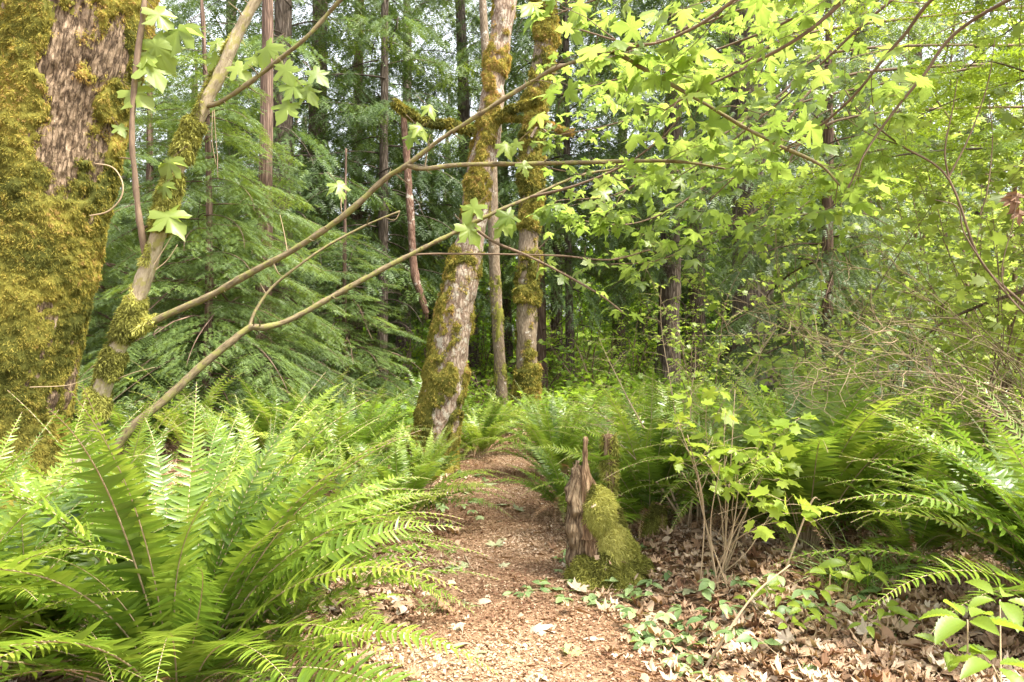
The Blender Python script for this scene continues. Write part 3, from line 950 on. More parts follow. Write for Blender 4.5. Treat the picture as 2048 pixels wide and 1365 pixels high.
def straight_maple():
    Y = 12.3
    rows = [(1050, 868, Y, 62), (1051, 820, Y, 46), (1053, 700, Y, 42), (1054, 550, Y, 40), (1060, 420, Y, 40), (1065, 300, Y, 39), (1070, 200, Y, 38), (1084, 120, Y, 38), (1092, 60, Y, 38), (1086, 0, Y, 36), (1078, -80, Y, 34), (1070, -280, Y, 30)]
    tb = pxpath(rows, 170)
    t = thing('straight_maple', 'upright maple with bulging rings of golden moss beyond the path end', 'tree', tb.P[0])
    o0 = tb.P[0].copy(); tb.P = tb.P - o0
    mb = MB(); tb.into(mb, 40, lump=.02, lf=4, seed=24)
    mb.build('trunk', M_GBARK, t)
    S = tb.s[-1]; z = lambda py: np.interp(py, [-280, 868], [S, 0])
    py = [868, 830, 790, 745, 725, 640, 612, 600, 575, 520, 500, 470, 440, 330, 300, 240, 200, 150, 110, 95, 75, 20, -60, -280]
    bb = [.3, .55, .55, .45, -.4, -.3, -.1, .6, .2, .15, -.4, -.2, .35, .35, .25, .1, .35, .2, .0, -.4, .35, .5, .3, .3]
    moss_on(tb, t, patchy(([z(p) for p in py], bb), 81, fs=(5, 5, 4), amp=.6, face=.25, facet=-.4), .075, .055, 13000, 9, M_MOSS, seg=44, rings=220, tintf=lambda th, s: .08 * np.sin(s * 2.2))
    mb = MB()
    P = np.array([at(*q, Y - .3) for q in [(1062, 275), (1075, 255), (1090, 262), (1110, 280)]]) - o0
    tube(mb, P, .03, .008, n=16, seg=7)
    mb.build('branch', M_GBARK, t)


straight_maple()


def slim_maple():
    Y = 13.4
    rows = [(1008, 850, Y, 30), (1003, 780, Y, 24), (995, 650, Y, 23), (988, 500, Y, 22), (985, 350, Y, 20), (978, 200, Y, 18), (968, 50, Y, 16), (962, -80, Y, 14), (955, -250, Y, 12)]
    tb = pxpath(rows, 90)
    t = thing('slim_maple', 'slim grey trunk with thin green moss between the leaning and upright maples', 'tree', tb.P[0])
    tb.P = tb.P - tb.P[0]
    mb = MB(); tb.into(mb, 20, lump=.012, lf=5, seed=34)
    mb.build('trunk', M_GBARK, t)
    moss_on(tb, t, patchy(([0, 2.5, 4, 9], [.0, -.35, -.7, -.75]), 91, amp=.7), .02, .035, 2600, 10, M_MOSSG, seg=20, rings=120)


slim_maple()

# hung-up broken dead trunk
tb = pxpath([(806, 215, 12.9, 12), (810, 270, 12.9, 13), (815, 340, 12.9, 15), (822, 440, 12.9, 15), (828, 540, 12.9, 16), (842, 590, 12.9, 14), (853, 628, 12.9, 11)], 60)
t = thing('dead_snag', 'broken reddish dead trunk hung up in the trees with its snapped end in the air', 'dead trunk', tb.P[-1]); tb.P = tb.P - tb.P[-1]
mb = MB(); tb.into(mb, 16, lump=.02, lf=7, seed=3)
for k in range(4): tube(mb, [tb.P[-3] + rng.normal(0, .03, 3), tb.P[-1] + [rng.normal(0, .05), 0, -.12 - .1 * rng.uniform()]], .022, .004, n=4, seg=5)
mb.build('trunk', M_DEADW, t)


# ------------------------------------------------------------------ the maple sapling
def sapling():
    r = np.random.default_rng(77)
    t = thing('maple_sapling', 'leaning maple sapling forked into long bare stems across the view', 'sapling', at(100, 1155, 4.3) * [1, 1, 0] + [0, 0, g(at(100, 1155, 4.3)[0], 4.3)])
    o0 = np.array(t.location)
    leaves, lw = MB(), MB()

    def stem(rows, n=70, seg=12, lump=.004, mat=M_SAP, name='stem', parent=None):
        tb = pxpath(rows, n); tb.P = tb.P - o0
        mb = MB(); tb.into(mb, seg, lump=lump * 1.5, lf=20, seed=int(rows[0][0]) % 50)
        for q in range(24 if n >= 110 else 6):
            i = r.integers(6, len(tb.P) - 5); v = rand_unit(1, r)[0]; v = norm(v - np.dot(v, tb.T[i]) * tb.T[i]) + .4 * tb.T[i]
            L = r.uniform(.012, .035) if q % 4 else r.uniform(.06, .2)
            tube(mb, bend(tb.P[i], v, tb.r[i] + L, 4, .0, .18, r), min(.006, tb.r[i] * .6), .0015, n=7, seg=6)
        return tb, mb.build(name, mat, parent or t)
    A, ao = stem([(100, 1165, 4.3, 46), (125, 1040, 4.3, 40), (150, 950, 4.3, 37), (190, 820, 4.3, 36), (222, 730, 4.3, 34), (255, 650, 4.3, 32), (292, 545, 4.3, 31), (318, 465, 4.3, 30), (345, 370, 4.3, 29), (372, 290, 4.3, 27), (408, 212, 4.3, 25), (440, 150, 4.3, 24), (478, 62, 4.3, 22), (520, -15, 4.3, 20), (600, -160, 4.3, 17)], 130, 16)
    B, bo = stem([(262, 668, 4.3, 15.1), (330, 632, 4.28, 14.4), (410, 597, 4.25, 13.8), (500, 547, 4.2, 13.1), (590, 498, 4.15, 12.4), (690, 430, 4.1, 11.7), (770, 358, 4.05, 11.0), (815, 330, 4.0, 10.3), (880, 280, 3.95, 8.9), (950, 235, 3.9, 8.3), (1050, 172, 3.85, 7.6), (1110, 138, 3.8, 6.9), (1200, 108, 3.75, 6.2)], 110, 12, .003, M_BRANCH)
    Fb, _ = stem([(1195, 109, 3.75, 9), (1232, 106, 3.75, 9), (1290, 140, 3.75, 8.5), (1400, 202, 3.75, 8), (1480, 250, 3.75, 7.5), (1560, 292, 3.75, 7), (1640, 330, 3.75, 6), (1680, 372, 3.75, 4)], 50, 8, .002, M_BRANCH, 'branch')
    G, _ = stem([(1195, 109, 3.75, 8), (1260, 96, 3.7, 7), (1330, 78, 3.65, 6), (1400, 40, 3.6, 5), (1480, 0, 3.6, 4)], 30, 7, .002, M_TWIG, 'branch')
    Ib, _ = stem([(815, 331, 4.0, 10), (850, 338, 4.0, 9.5), (920, 330, 4.05, 9), (1050, 328, 4.1, 8.5), (1180, 325, 4.15, 8), (1300, 322, 4.2, 7), (1380, 326, 4.2, 6), (1450, 338, 4.2, 4)], 50, 8, .002, M_BRANCH, 'branch')
    C, co = stem([(112, 1160, 4.35, 21.9), (170, 1000, 4.4, 19.7), (250, 870, 4.5, 18.2), (330, 800, 4.6, 16.9), (400, 735, 4.7, 15.3), (455, 690, 4.75, 14.6), (498, 657, 4.8, 13.2), (530, 655, 4.8, 12.4), (580, 640, 4.85, 11.7), (650, 602, 4.9, 11.0), (740, 552, 4.95, 10.2), (830, 505, 5.0, 9.5), (900, 470, 5.05, 8.8), (990, 425, 5.1, 8.0), (1060, 395, 5.15, 6.5), (1150, 355, 5.2, 5.2), (1230, 338, 5.2, 3.6), (1300, 325, 5.2, 2.9)], 120, 12, .003, M_BRANCH)
    stem([(498, 655, 4.8, 7), (512, 620, 4.85, 6), (545, 575, 4.9, 6), (600, 530, 4.9, 5), (655, 492, 4.95, 5), (730, 452, 5.0, 4.5), (800, 423, 5.0, 4)], 40, 7, .001, M_BRANCH, 'branch')
    K, _ = stem([(820, 510, 5.0, 5), (880, 508, 5.0, 4.5), (1000, 509, 5.0, 4), (1120, 512, 5.0, 4), (1220, 520, 4.9, 3.5), (1300, 500, 4.8, 3)], 40, 6, .001, M_TWIG, 'branch')
    K2, _ = stem([(940, 450, 5.05, 6), (990, 485, 5.05, 5.5), (1055, 512, 5.0, 5), (1130, 550, 5.0, 4.5), (1200, 590, 4.95, 4), (1245, 625, 4.9, 3)], 40, 6, .001, M_TWIG, 'branch')
    K3, _ = stem([(1060, 395, 5.15, 6), (1150, 372, 5.0, 5), (1250, 330, 4.9, 4), (1330, 270, 4.8, 4), (1370, 215, 4.7, 3), (1400, 150, 4.6, 3)], 40, 6, .001, M_TWIG, 'branch')
    Dm, _ = stem([(294, 545, 4.3, 12), (286, 480, 4.26, 12), (276, 420, 4.24, 12), (270, 350, 4.22, 11.5), (264, 290, 4.2, 11), (266, 210, 4.2, 11), (274, 120, 4.2, 11), (286, 30, 4.2, 10), (292, -40, 4.2, 9), (300, -150, 4.2, 8)], 60, 9, .003, M_TWIG)
    E, _ = stem([(408, 214, 4.3, 10), (440, 205, 4.25, 9.5), (500, 165, 4.2, 9), (560, 118, 4.15, 8.5), (610, 78, 4.1, 8), (650, 35, 4.1, 7.5), (690, -10, 4.05, 7), (760, -90, 4.0, 6)], 50, 8, .002, M_BRANCH, 'branch')
    # moss sleeves on the stem
    zz = lambda py: float(np.interp(-py, -A_y, A.s))
    A_y = CY - (A.P[:, 2] + o0[2] - H) / 4.3 * F
    sleeves = [(845, 770), (765, 690), (690, 590), (475, 340), (330, 235)]
    amp = [.3, .75, .6, .45, .7]

    def mk(th, s, rr):
        b = np.full(len(s), -.75)
        for (a, c), w in zip(sleeves, amp):
            s0, s1 = zz(a), zz(c)
            b = np.maximum(b, -.5 + (w + .45) * smooth(s, s0, s0 + .08) * smooth(-s, -s1, -s1 + .08))
        return b + .45 * fbm(np.stack([np.cos(th), np.sin(th), s * 9], 1), 15, 3) - .15 * np.cos(th)
    moss_on(A, ao, mk, .018, .019, 17000, 41, M_MOSSG, seg=26, rings=200, hang=.8)
    moss_on(B, bo, lambda th, s, rr: .3 - 1.6 * smooth(s, .12, .35) + .3 * fbm(np.stack([np.cos(th), np.sin(th), s * 9], 1), 16, 2), .018, .03, 500, 42, M_MOSSG, seg=16, rings=80, hang=.8)
    # dead pale twigs
    for pts, Yq in [([(308, 530), (330, 495), (345, 470)], 4.2), ([(312, 540), (335, 520), (355, 490)], 4.2), ([(425, 222), (424, 280), (432, 330)], 4.3), ([(428, 220), (432, 280), (436, 320)], 4.3), ([(575, 505), (568, 465), (560, 430)], 4.15),
                    ([(230, 760), (270, 745), (310, 735)], 4.3), ([(60, 775), (140, 770), (200, 745)], 4.4), ([(800, 423), (790, 440), (770, 436)], 5.0), ([(683, 395), (682, 410), (684, 428)], 4.1)]:
        tw = MB(); tube(tw, np.array([at(x, y, Yq) for x, y in pts]) - o0, .0032, .0016, n=12, seg=5); tw.build('dead_twig', M_TAN, t)
    # its leaves: loose ones on the bare stems, thick sprays at the ends
    ones = [(322, 110, 4.2, 75, 1), (345, 70, 4.2, 80, -1), (310, 150, 4.2, 70, 1), (280, 195, 4.2, 65, 1), (286, 120, 4.2, 60, -1), (325, 40, 4.2, 60, 1), (243, 262, 4.2, 30, 1), (330, 335, 4.2, 60, -1), (322, 380, 4.2, 45, -1), (345, 445, 4.2, 72, 1),
            (440, 90, 4.3, 40, 1), (425, 130, 4.3, 45, -1), (485, 145, 4.2, 48, 1), (500, 125, 4.2, 40, -1), (530, 110, 4.15, 62, -1), (575, 150, 4.1, 50, 1), (595, 180, 4.1, 58, 1), (640, 155, 4.1, 46, 1), (620, 190, 4.1, 46, 1), (567, 225, 4.1, 55, -1),
            (680, 378, 4.1, 42, 1), (845, 262, 4.0, 40, 1), (820, 280, 4.0, 34, -1), (830, 265, 4.0, 26, -1), (862, 222, 4.0, 34, 1), (1030, 295, 4.0, 30, -1), (1015, 300, 4.0, 40, 1), (1050, 338, 4.05, 32, 1), (940, 425, 5.0, 55, -1), (945, 470, 5.0, 60, 1), (1020, 445, 5.0, 52, 1), (1000, 460, 5.0, 40, -1)]
    for x, y, Yq, w, sg in ones:
        p = at(x, y, Yq) - o0; s = w / F * Yq * 1.05
        d = np.array([[sg * r.uniform(.3, .9), -.3 + .4 * r.uniform(), -.55 - .5 * r.uniform()]])
        M = axes(d, np.array([[.2 * r.standard_normal(), -.75, .65]]), s)
        leaves.stamp(*MAPLES[r.integers(0, 4)], M, (p - norm(d[0]) * s * .45)[None], np.array([r.uniform(.5, 1)]))
        tube(lw, [p - norm(d[0]) * s * .45, p - norm(d[0]) * s * .6 + [-.05 * sg, .03, .05], p + [-.09 * sg, .05, .10]], .0016, .0012, n=6, seg=4, cap=False)
    for tb, st, sz, stp, sl, dn in ((Fb, .0, .135, .14, .50, .9), (G, .0, .15, .16, .5, .9), (Ib, .45, .12, .16, .5, .9), (B, .8, .14, .18, .45, .8), (K3, .3, .10, .17, .45, .8), (C, .82, .10, .16, .4, .8), (K, .5, .10, .18, .35, .8), (K2, .45, .10, .18, .35, .8)):
        leafy(lw, leaves, tb.P, .003, .002, r, st, stp, sl, sz, density=dn, main=False, tint=(.6, .22))
    merge(leaves, lw).build('foliage', [M_MAPLE, M_TWIG], t)


sapling()


# ------------------------------------------------------------------ overhanging maples rooted outside the picture
def overhang(name, label, base, rows, limbs, seed, size, step, slen, tint=(.55, .22), start=.2, temps=MAPLES, mat=M_MAPLE, r0=.09, node=.12, dens=.9, droop=.06):
    r = np.random.default_rng(seed)
    t = thing(name, label, 'tree', base)
    o0 = np.array(base, float)
    mb = MB(); P = np.array(rows, float) - o0
    tube(mb, P, r0, r0 * .45, n=50, seg=14, lump=.01, lf=6)
    mb.build('trunk', M_GBARK, t)
    lf, tw = MB(), MB()
    for pts, ra in limbs:
        b = MB()
        Q = np.array([at(*q) for q in pts]) - o0
        j = np.argmin(np.linalg.norm(spline(P, 60) - Q[0], axis=1)); Q = np.vstack([spline(P, 60)[j], Q])
        tube(b, Q, ra, ra * .25, n=50, seg=7)
        b.build('branch', M_TWIG, t)
        leafy(tw, lf, Q, ra, .002, r, start, step, slen, size, temps=temps, main=False, tint=tint, node=node, density=dens, droop=droop)
    merge(lf, tw).build('foliage', [mat, M_TWIG], t)


overhang('bigleaf_maple', 'broad lime green maple boughs reaching in overhead from a trunk beside the view', (3.3, 2.4, g(3.3, 2.4)), [(3.3, 2.4, -.1), (3.35, 2.45, 1.5), (3.3, 2.55, 3.0), (3.1, 2.6, 4.2), (2.8, 2.7, 5.5)],
         [([(1900, -200, 3.2), (1750, -60, 3.3), (1620, 60, 3.4), (1500, 130, 3.5), (1380, 190, 3.6), (1300, 240, 3.7)], .016),
          ([(1800, -280, 3.0), (1600, -120, 3.1), (1480, -10, 3.2), (1380, 60, 3.3), (1280, 90, 3.4), (1160, 60, 3.5)], .015),
          ([(1700, -300, 3.4), (1500, -140, 3.7), (1300, -40, 3.9), (1190, 0, 4.0), (1110, 30, 4.1)], .014),
          ([(1950, -60, 3.5), (1800, 80, 3.8), (1700, 200, 4.0), (1600, 280, 4.2), (1500, 330, 4.3), (1420, 400, 4.4)], .013),
          ([(1850, -200, 3.6), (1700, -40, 3.9), (1580, 40, 4.1), (1460, 90, 4.3), (1340, 130, 4.4), (1230, 160, 4.5), (1120, 190, 4.6)], .013),
          ([(1980, 20, 3.6), (1840, 160, 3.8), (1740, 290, 3.9), (1680, 400, 4.0), (1600, 440, 4.1)], .012),
          ([(1950, -120, 3.9), (1760, 20, 4.2), (1640, 130, 4.4), (1540, 220, 4.6), (1440, 300, 4.8), (1330, 370, 5.0)], .013)], 5, .14, .20, .5, tint=(.55, .25), dens=.62)
overhang('bigleaf_maple', 'mid-distance maple with tiers of sunlit leaves hanging behind the long bare branches', (6.1, 6.6, g(6.1, 6.6)), [(6.1, 6.6, -.1), (6.05, 6.6, 1.5), (5.9, 6.6, 3.2), (5.6, 6.6, 6.0)],
         [([(1700, 150, 6.3), (1560, 260, 6.2), (1440, 350, 6.1), (1340, 420, 6.0), (1250, 450, 5.9), (1150, 440, 5.9)], .016),
          ([(1680, 240, 6.3), (1540, 400, 6.2), (1420, 470, 6.1), (1320, 520, 6.0), (1200, 530, 6.0)], .014),
          ([(1650, 60, 6.6), (1480, 130, 6.8), (1340, 210, 7.0), (1220, 250, 7.1), (1120, 270, 7.2)], .016),
          ([(1640, -20, 6.6), (1480, 20, 6.8), (1330, 80, 7.0), (1200, 120, 7.1), (1100, 130, 7.2)], .016),
          ([(1700, 100, 6.0), (1560, 190, 5.8), (1430, 280, 5.6), (1330, 330, 5.5), (1230, 390, 5.4), (1130, 400, 5.4)], .014),
          ([(1760, 300, 5.8), (1650, 380, 5.6), (1540, 450, 5.5), (1430, 430, 5.5)], .012),
          ([(1700, 0, 7.6), (1560, 60, 7.8), (1420, 150, 8), (1300, 170, 8), (1180, 200, 8.1)], .014),
          ([(1620, 200, 7.4), (1480, 300, 7.6), (1330, 340, 7.8), (1200, 370, 7.9)], .014)], 6, .135, .19, .6, tint=(.5, .25), r0=.10, dens=.62)


# ------------------------------------------------------------------ vine maples and shrubs
def shrub(name, label, base, stems, seed, size, temps, mat, cat='shrub', step=.16, slen=.4, start=.25, r0=.010, node=.08, dens=.9, tint=(.5, .22), wood=M_TWIG, droop=.05, up=1.0, spread=.9, wob=.1, group=None, dirs=None, leaves=True, twr=.002):
    """several arching stems out of one foot, each a part; the leaves one crown"""
    r = np.random.default_rng(seed)
    t = thing(name, label, cat, base, 0, group)
    lf, tw = MB(), MB()
    for k in range(len(dirs) if dirs else stems):
        if dirs: d, L = np.array(dirs[k][:3]), dirs[k][3]
        else:
            a = r.uniform(0, 2 * PI); d = np.array([math.cos(a) * spread * r.uniform(.2, 1), math.sin(a) * spread * r.uniform(.2, 1), up]); L = stems and r.uniform(.7, 1.1) * (slen * 0 + up * 2.2)
        P = bend(r.normal(0, .04, 3) * [1, 1, 0] - [0, 0, .03], d, L, 8, droop, wob, r)
        b = MB(); tube(b, P, r0 * r.uniform(.7, 1.2), .0015, n=26, seg=6); b.build('stem', wood, t)
        if leaves:
            leafy(tw, lf, P, r0, .002, r, start, step, slen, size, temps=temps, main=False, tint=tint, node=node, density=dens, twr=twr)
    if leaves:
        merge(lf, tw).build('foliage', [mat, wood], t)
    return t


def dirs_to(base, targets, lift=.35):
    out = []
    b = np.array(base, float)
    for x, y, Y in targets:
        v = at(x, y, Y) - b; L = np.linalg.norm(v); v = v / L
        out.append((v[0], v[1], v[2] + lift, L * 1.06))
    return out


# layered vine maples right of the path
VM = [('vine_maple', 'tall vine maple with pale tiers of leaves against the dark cedar', onx(1640, 6.2), [(1500, 430, 6), (1560, 400, 6), (1700, 420, 6.4), (1640, 300, 6.3), (1560, 480, 5.9), (1760, 520, 6.2)], .075, 1, 301),
      ('vine_maple', 'glowing vine maple crowding the edge of the view behind the bare brown stems', onx(2000, 4.9), [(1850, 450, 4.6), (1930, 420, 4.7), (1800, 520, 4.5), (2000, 520, 4.6), (1880, 620, 4.4), (2080, 600, 4.6), (1950, 320, 4.9)], .085, 1, 302),
      ('vine_maple', 'low vine maple spreading under the bare brown stems with lime leaves', onx(1780, 5.6), [(1650, 640, 5.4), (1720, 600, 5.6), (1850, 600, 5.6), (1900, 680, 5.2), (1600, 720, 5.3), (1980, 700, 5.2), (1780, 700, 5.2)], .08, 1, 303),
      ('vine_maple', 'distant vine maple glowing beside the dark cedar trunk foot', onx(1420, 9), [(1280, 560, 9), (1350, 540, 9), (1330, 640, 9), (1260, 650, 8.9), (1390, 660, 8.7)], .075, 1, 304),
      ('vine_maple', 'vine maple reaching up to the sky gaps in the corner of the view', onx(1930, 7.5), [(1800, 200, 7.3), (1900, 120, 7.3), (1980, 230, 7.2), (2060, 100, 7.4), (1760, 320, 7.2), (1880, 330, 7.1), (2020, 370, 7.2), (1740, 60, 7.6)], .085, 1, 305),
      ('vine_maple', 'vine maple arching over everything in the top corner of the view', onx(2180, 5.2), [(2000, 60, 5.0), (1900, 20, 5.1), (1820, 110, 5.0), (2040, 180, 4.9), (1950, 130, 5.0), (1760, 30, 5.3), (1880, 230, 4.9), (2080, 300, 4.9), (1960, 330, 4.9)], .085, 1, 307),
      ('vine_maple', 'small vine maple leaning over the dead twigs left of the corner shrubs', onx(1600, 7.6), [(1620, 620, 7.4), (1680, 560, 7.5), (1640, 700, 7.2), (1700, 690, 7.2), (1740, 620, 7.2)], .08, 1, 308),
      ('vine_maple', 'vine maple far back with small leaves between the conifer trunks', onx(1800, 12), [(1700, 300, 12), (1800, 250, 12), (1900, 330, 12), (1720, 480, 12), (1850, 470, 12), (1950, 520, 12)], .10, 1, 306)]
for nm, lb, base, tg, sz, _, sd in VM:
    shrub(nm, lb, base, 0, sd, sz, VINES, M_VINE, 'tree', step=.15, slen=.55, start=.3, r0=.009, node=.075, dirs=dirs_to(base, tg), group='vine maples', tint=(.55, .22), twr=.002)

# bare brown stems fanning in
r = np.random.default_rng(91)
base = np.array([3.55, 4.1, g(3.55, 4.1) + .05])
tg = []
for k in range(32):
    tg.append((r.uniform(1430, 1800), r.uniform(490, 790), r.uniform(3.6, 4.8)))
sh = thing('bare_shrub', 'tangle of long bare brown stems arching in low across the ferns', 'shrub', base)
for k, (x, y, Y) in enumerate(tg):
    e = at(x, y, Y) - base; m = e * .45 + np.array([0, 0, .34 + .2 * r.uniform()]) + r.normal(0, .05, 3)
    P = np.array([r.normal(0, .28, 3) * [1, 1, 0], m * .5 + [.12, 0, .10] + r.normal(0, .10, 3), m + r.normal(0, .10, 3), e * .78 + [0, 0, .16] + r.normal(0, .10, 3), e + r.normal(0, .12, 3)])
    P[1:-1] += r.normal(0, .03, (3, 3)); b = MB(); tube(b, P, (.0048 * r.uniform(.5, 1.3)), .0014, n=40, seg=5)
    S = spline(P, 40); T = norm(np.gradient(S, axis=0))
    for q in range(11):
        i = r.integers(12, 39)
        tube(b, bend(S[i], T[i] + .75 * r.standard_normal(3) * [.8, .8, .8], r.uniform(.12, .45), 5, .02, .42, r), .0028, .0012, n=6, seg=4, cap=False)
    b.build('stem', M_TAN if k % 3 == 0 else M_BRANCH, sh)
# dark forked branch reaching down from the top corner
b0 = np.array([3.9, 3.6, g(3.9, 3.6)])
fk = thing('leaning_shrub', 'dark forked bare stem slanting up through the bright leaves at the view edge', 'shrub', b0)
for pts, ra in [([(2200, 760, 3.8), (2048, 610, 3.9), (1960, 520, 3.95), (1895, 355, 4.0), (1800, 290, 4.1), (1720, 225, 4.2), (1690, 180, 4.2)], .010), ([(1897, 356, 4.0), (1890, 300, 4.0), (1905, 220, 4.0), (1915, 160, 4.0)], .006), ([(1897, 356, 4.0), (1940, 270, 4.0), (1975, 170, 4.0), (1990, 80, 4.0)], .006),
                ([(1960, 430, 3.95), (1975, 380, 3.95), (1985, 280, 4.0), (1978, 200, 4.0)], .005), ([(2060, 640, 3.8), (1990, 560, 3.85), (1930, 470, 3.9), (1915, 415, 3.9), (1870, 400, 3.95)], .006), ([(2140, 700, 3.7), (2010, 580, 3.7), (2025, 450, 3.7), (2040, 380, 3.7)], .004), ([(1800, 290, 4.1), (1740, 270, 4.15), (1690, 235, 4.2)], .004)]:
    Q = np.array([at(*p) for p in pts]) - b0
    if ra == .010: Q = np.vstack([[0, 0, 0], Q])
    b = MB(); tube(b, Q, ra, ra * .4, n=40, seg=6); b.build('stem', M_TWIG, fk)
lf = MB()
for x, y in [(2020, 395), (2035, 420), (2030, 385)]:
    p = at(x, y, 3.72) - b0
    lf.stamp(*DEADM[0], axes(np.array([[.3, -.2, -1]]), np.array([[0, -1, .2]]), .09), p[None], np.array([.15]))
lf.build('withered_leaf', M_LITTER, fk)

# huckleberry, salmonberry, maple seedling, elder
base = onx(1385, 5.0)
shrub('huckleberry_bush', 'airy huckleberry bush of tiny green leaves just behind the mossy stump', base, 0, 401, .034, [SMALL], M_VINE, 'shrub', step=.07, slen=.30, start=.25, r0=.009, node=.03, wood=M_TAN, tint=(.35, .2),
      dirs=dirs_to(base, [(1240, 650, 5.3), (1300, 680, 5.2), (1370, 620, 5.2), (1220, 760, 5.2), (1420, 700, 5.1), (1290, 800, 5.0), (1390, 780, 5.0), (1260, 590, 5.6)], .3))
base = onx(1440, 4.0)
shrub('salmonberry_bush', 'pale lime salmonberry with jagged leaves on thin stalks in front of the tall fern', base, 0, 402, .10, VINES + MAPLES[:1], M_LIME, 'shrub', step=.055, slen=.15, start=.62, r0=.006, node=.06, wood=M_TAN, tint=(.7, .2),
      dirs=dirs_to(base, [(1430, 830, 4.0), (1490, 800, 3.9), (1530, 840, 3.8), (1410, 910, 3.8), (1480, 890, 3.7), (1460, 840, 3.8), (1540, 870, 3.9), (1500, 840, 4.0)], .15))
base = onx(1430, 3.75)
t = thing('dry_stalk', 'cluster of thin tan dry stalks standing in dead leaves before the fern', 'dead plant', base)
for x, y, Y in [(1470, 780, 3.8), (1375, 870, 3.7), (1440, 930, 3.6), (1500, 1010, 3.7), (1540, 1030, 3.9), (1390, 960, 3.8), (1480, 960, 3.7)]:
    e = at(x, y, Y) - base
    b = MB(); P = np.array([rng.normal(0, .05, 3) * [1, 1, 0], e * .5 + rng.normal(0, .03, 3), e]); tube(b, P, .0045, .002, n=20, seg=6)
    for q in range(3): tube(b, bend(e * rng.uniform(.4, .9), rng.standard_normal(3) * [1, .6, .3] + [0, 0, .8], rng.uniform(.08, .25), 4, .0, .15), .002, .001, n=6, seg=4)
    b.build('stem', M_TAN, t)


def whorl(name, label, base, tops, seed, size, tint):
    """an upright shoot with whorls of oval leaflets"""
    r = np.random.default_rng(seed); t = thing(name, label, 'plant', base); lf = MB(); b0 = np.array(base)
    for (x, y, Y, nl, sz) in tops:
        e = at(x, y, Y) - b0
        b = MB(); tube(b, [np.zeros(3), e * .55 + r.normal(0, .04, 3), e], .005, .002, n=18, seg=6); b.build('stem', M_TAN, t)
        a = np.arange(nl) * 2 * PI / nl + r.uniform(0, 6)
        d = np.stack([np.cos(a), np.sin(a), np.full(nl, .12) + r.normal(0, .15, nl)], 1)
        up = norm(np.array([0, -.35, 1.0]) + .25 * r.standard_normal((nl, 3)))
        for j in range(nl):
            lf.stamp(*BIGOVAL[int(r.integers(0, 3))], axes(d[j:j + 1], up[j:j + 1], sz * r.uniform(.7, 1.2)), (e + d[j] * .02)[None], np.clip(r.normal(tint, .15, 1), 0, 1))
    lf.build('foliage', M_LIME, t)


whorl('elder_shoot', 'bright yellow-green shoot with smooth oval leaves standing nearest the camera', onx(2010, 1.95), [(1935, 1240, 2.05, 6, .13), (2000, 1200, 2.15, 5, .11), (1985, 1330, 1.95, 5, .12), (1900, 1300, 2.1, 4, .10)], 9, .15, .05)
whorl('elder_shoot', 'low shoot with three pale lobed leaves beside the grass tuft', onx(1690, 3.4), [(1660, 1150, 3.4, 5, .13), (1700, 1130, 3.5, 5, .12), (1640, 1180, 3.3, 4, .10), (1740, 1150, 3.4, 5, .11)], 10, .15, .6)

for k, (px, py, lb) in enumerate([(1610, 1290, 'small oval-leaved seedling on the dead leaves below the grass tuft'), (1765, 1290, 'oval-leaved seedling in the dead leaves beside the elder shoot'), (1850, 1170, 'oval-leaved seedling in the shade of the low sweeping fern'), (1530, 1240, 'oval-leaved seedling between bramble and leaning stick')]):
    p = gp(px, py); e = p + [0, 0, .16]; sx = lambda q: ((q[0] / q[1]) * F + CX, CY - (q[2] - H) / q[1] * F, q[1])
    whorl('seedling', lb, p, [(*sx(e), 5, .085), (*sx(e + [.09, .03, -.05]), 4, .07), (*sx(e + [-.08, -.02, -.06]), 4, .065)], 30 + k, .1, .35)

# far green understory between the trunks
US = [('understory_shrub', 'bright green shrub glowing between the hung dead trunk and leaning maple', onx(870, 17), 3.9, 2.6, 501), ('understory_shrub', 'low bright shrub low down between the slim and leaning trunks', onx(965, 19), 2.6, 1.6, 502), ('understory_shrub', 'sunlit shrub behind the mossy upright maple', onx(1130, 20), 2.4, 2.2, 503),
      ('understory_shrub', 'yellow-green shrub far behind the huckleberry bush', onx(1270, 17), 2.8, 2.2, 504), ('understory_shrub', 'pale sunlit shrub under the sky gap beside the dark cedar', onx(1400, 18), 3.0, 2.4, 505), ('understory_shrub', 'green shrub deep in shade behind the hemlock saplings', onx(660, 19), 3.0, 2.6, 506),
      ('understory_shrub', 'leafy shrub far behind the tall vine maple', onx(1660, 16), 4.4, 2.6, 507), ('understory_shrub', 'large leafy shrub rising behind the corner vine maple', onx(1960, 15), 6.0, 3.4, 508), ('understory_shrub', 'low lime shrub right behind the upright maple foot', onx(1095, 15), 1.7, 1.8, 511), ('understory_shrub', 'lime shrub in the gap between hung dead trunk and hemlock boughs', onx(770, 16), 2.4, 2.0, 512), ('understory_shrub', 'lime shrub filling the gap past the mossy lower limbs', onx(1200, 14), 1.9, 2.0, 513), ('understory_shrub', 'lime shrub behind the slim trunk foot in the dark gap', onx(985, 14.5), 1.5, 1.5, 514), ('understory_shrub', 'pale shrub glowing at the back between mossy upright maple and grey conifer', onx(1180, 21), 4.2, 3.0, 515), ('understory_shrub', 'shrub lit from behind near the far conifers in the centre', onx(1050, 27), 4.2, 3.2, 509)]
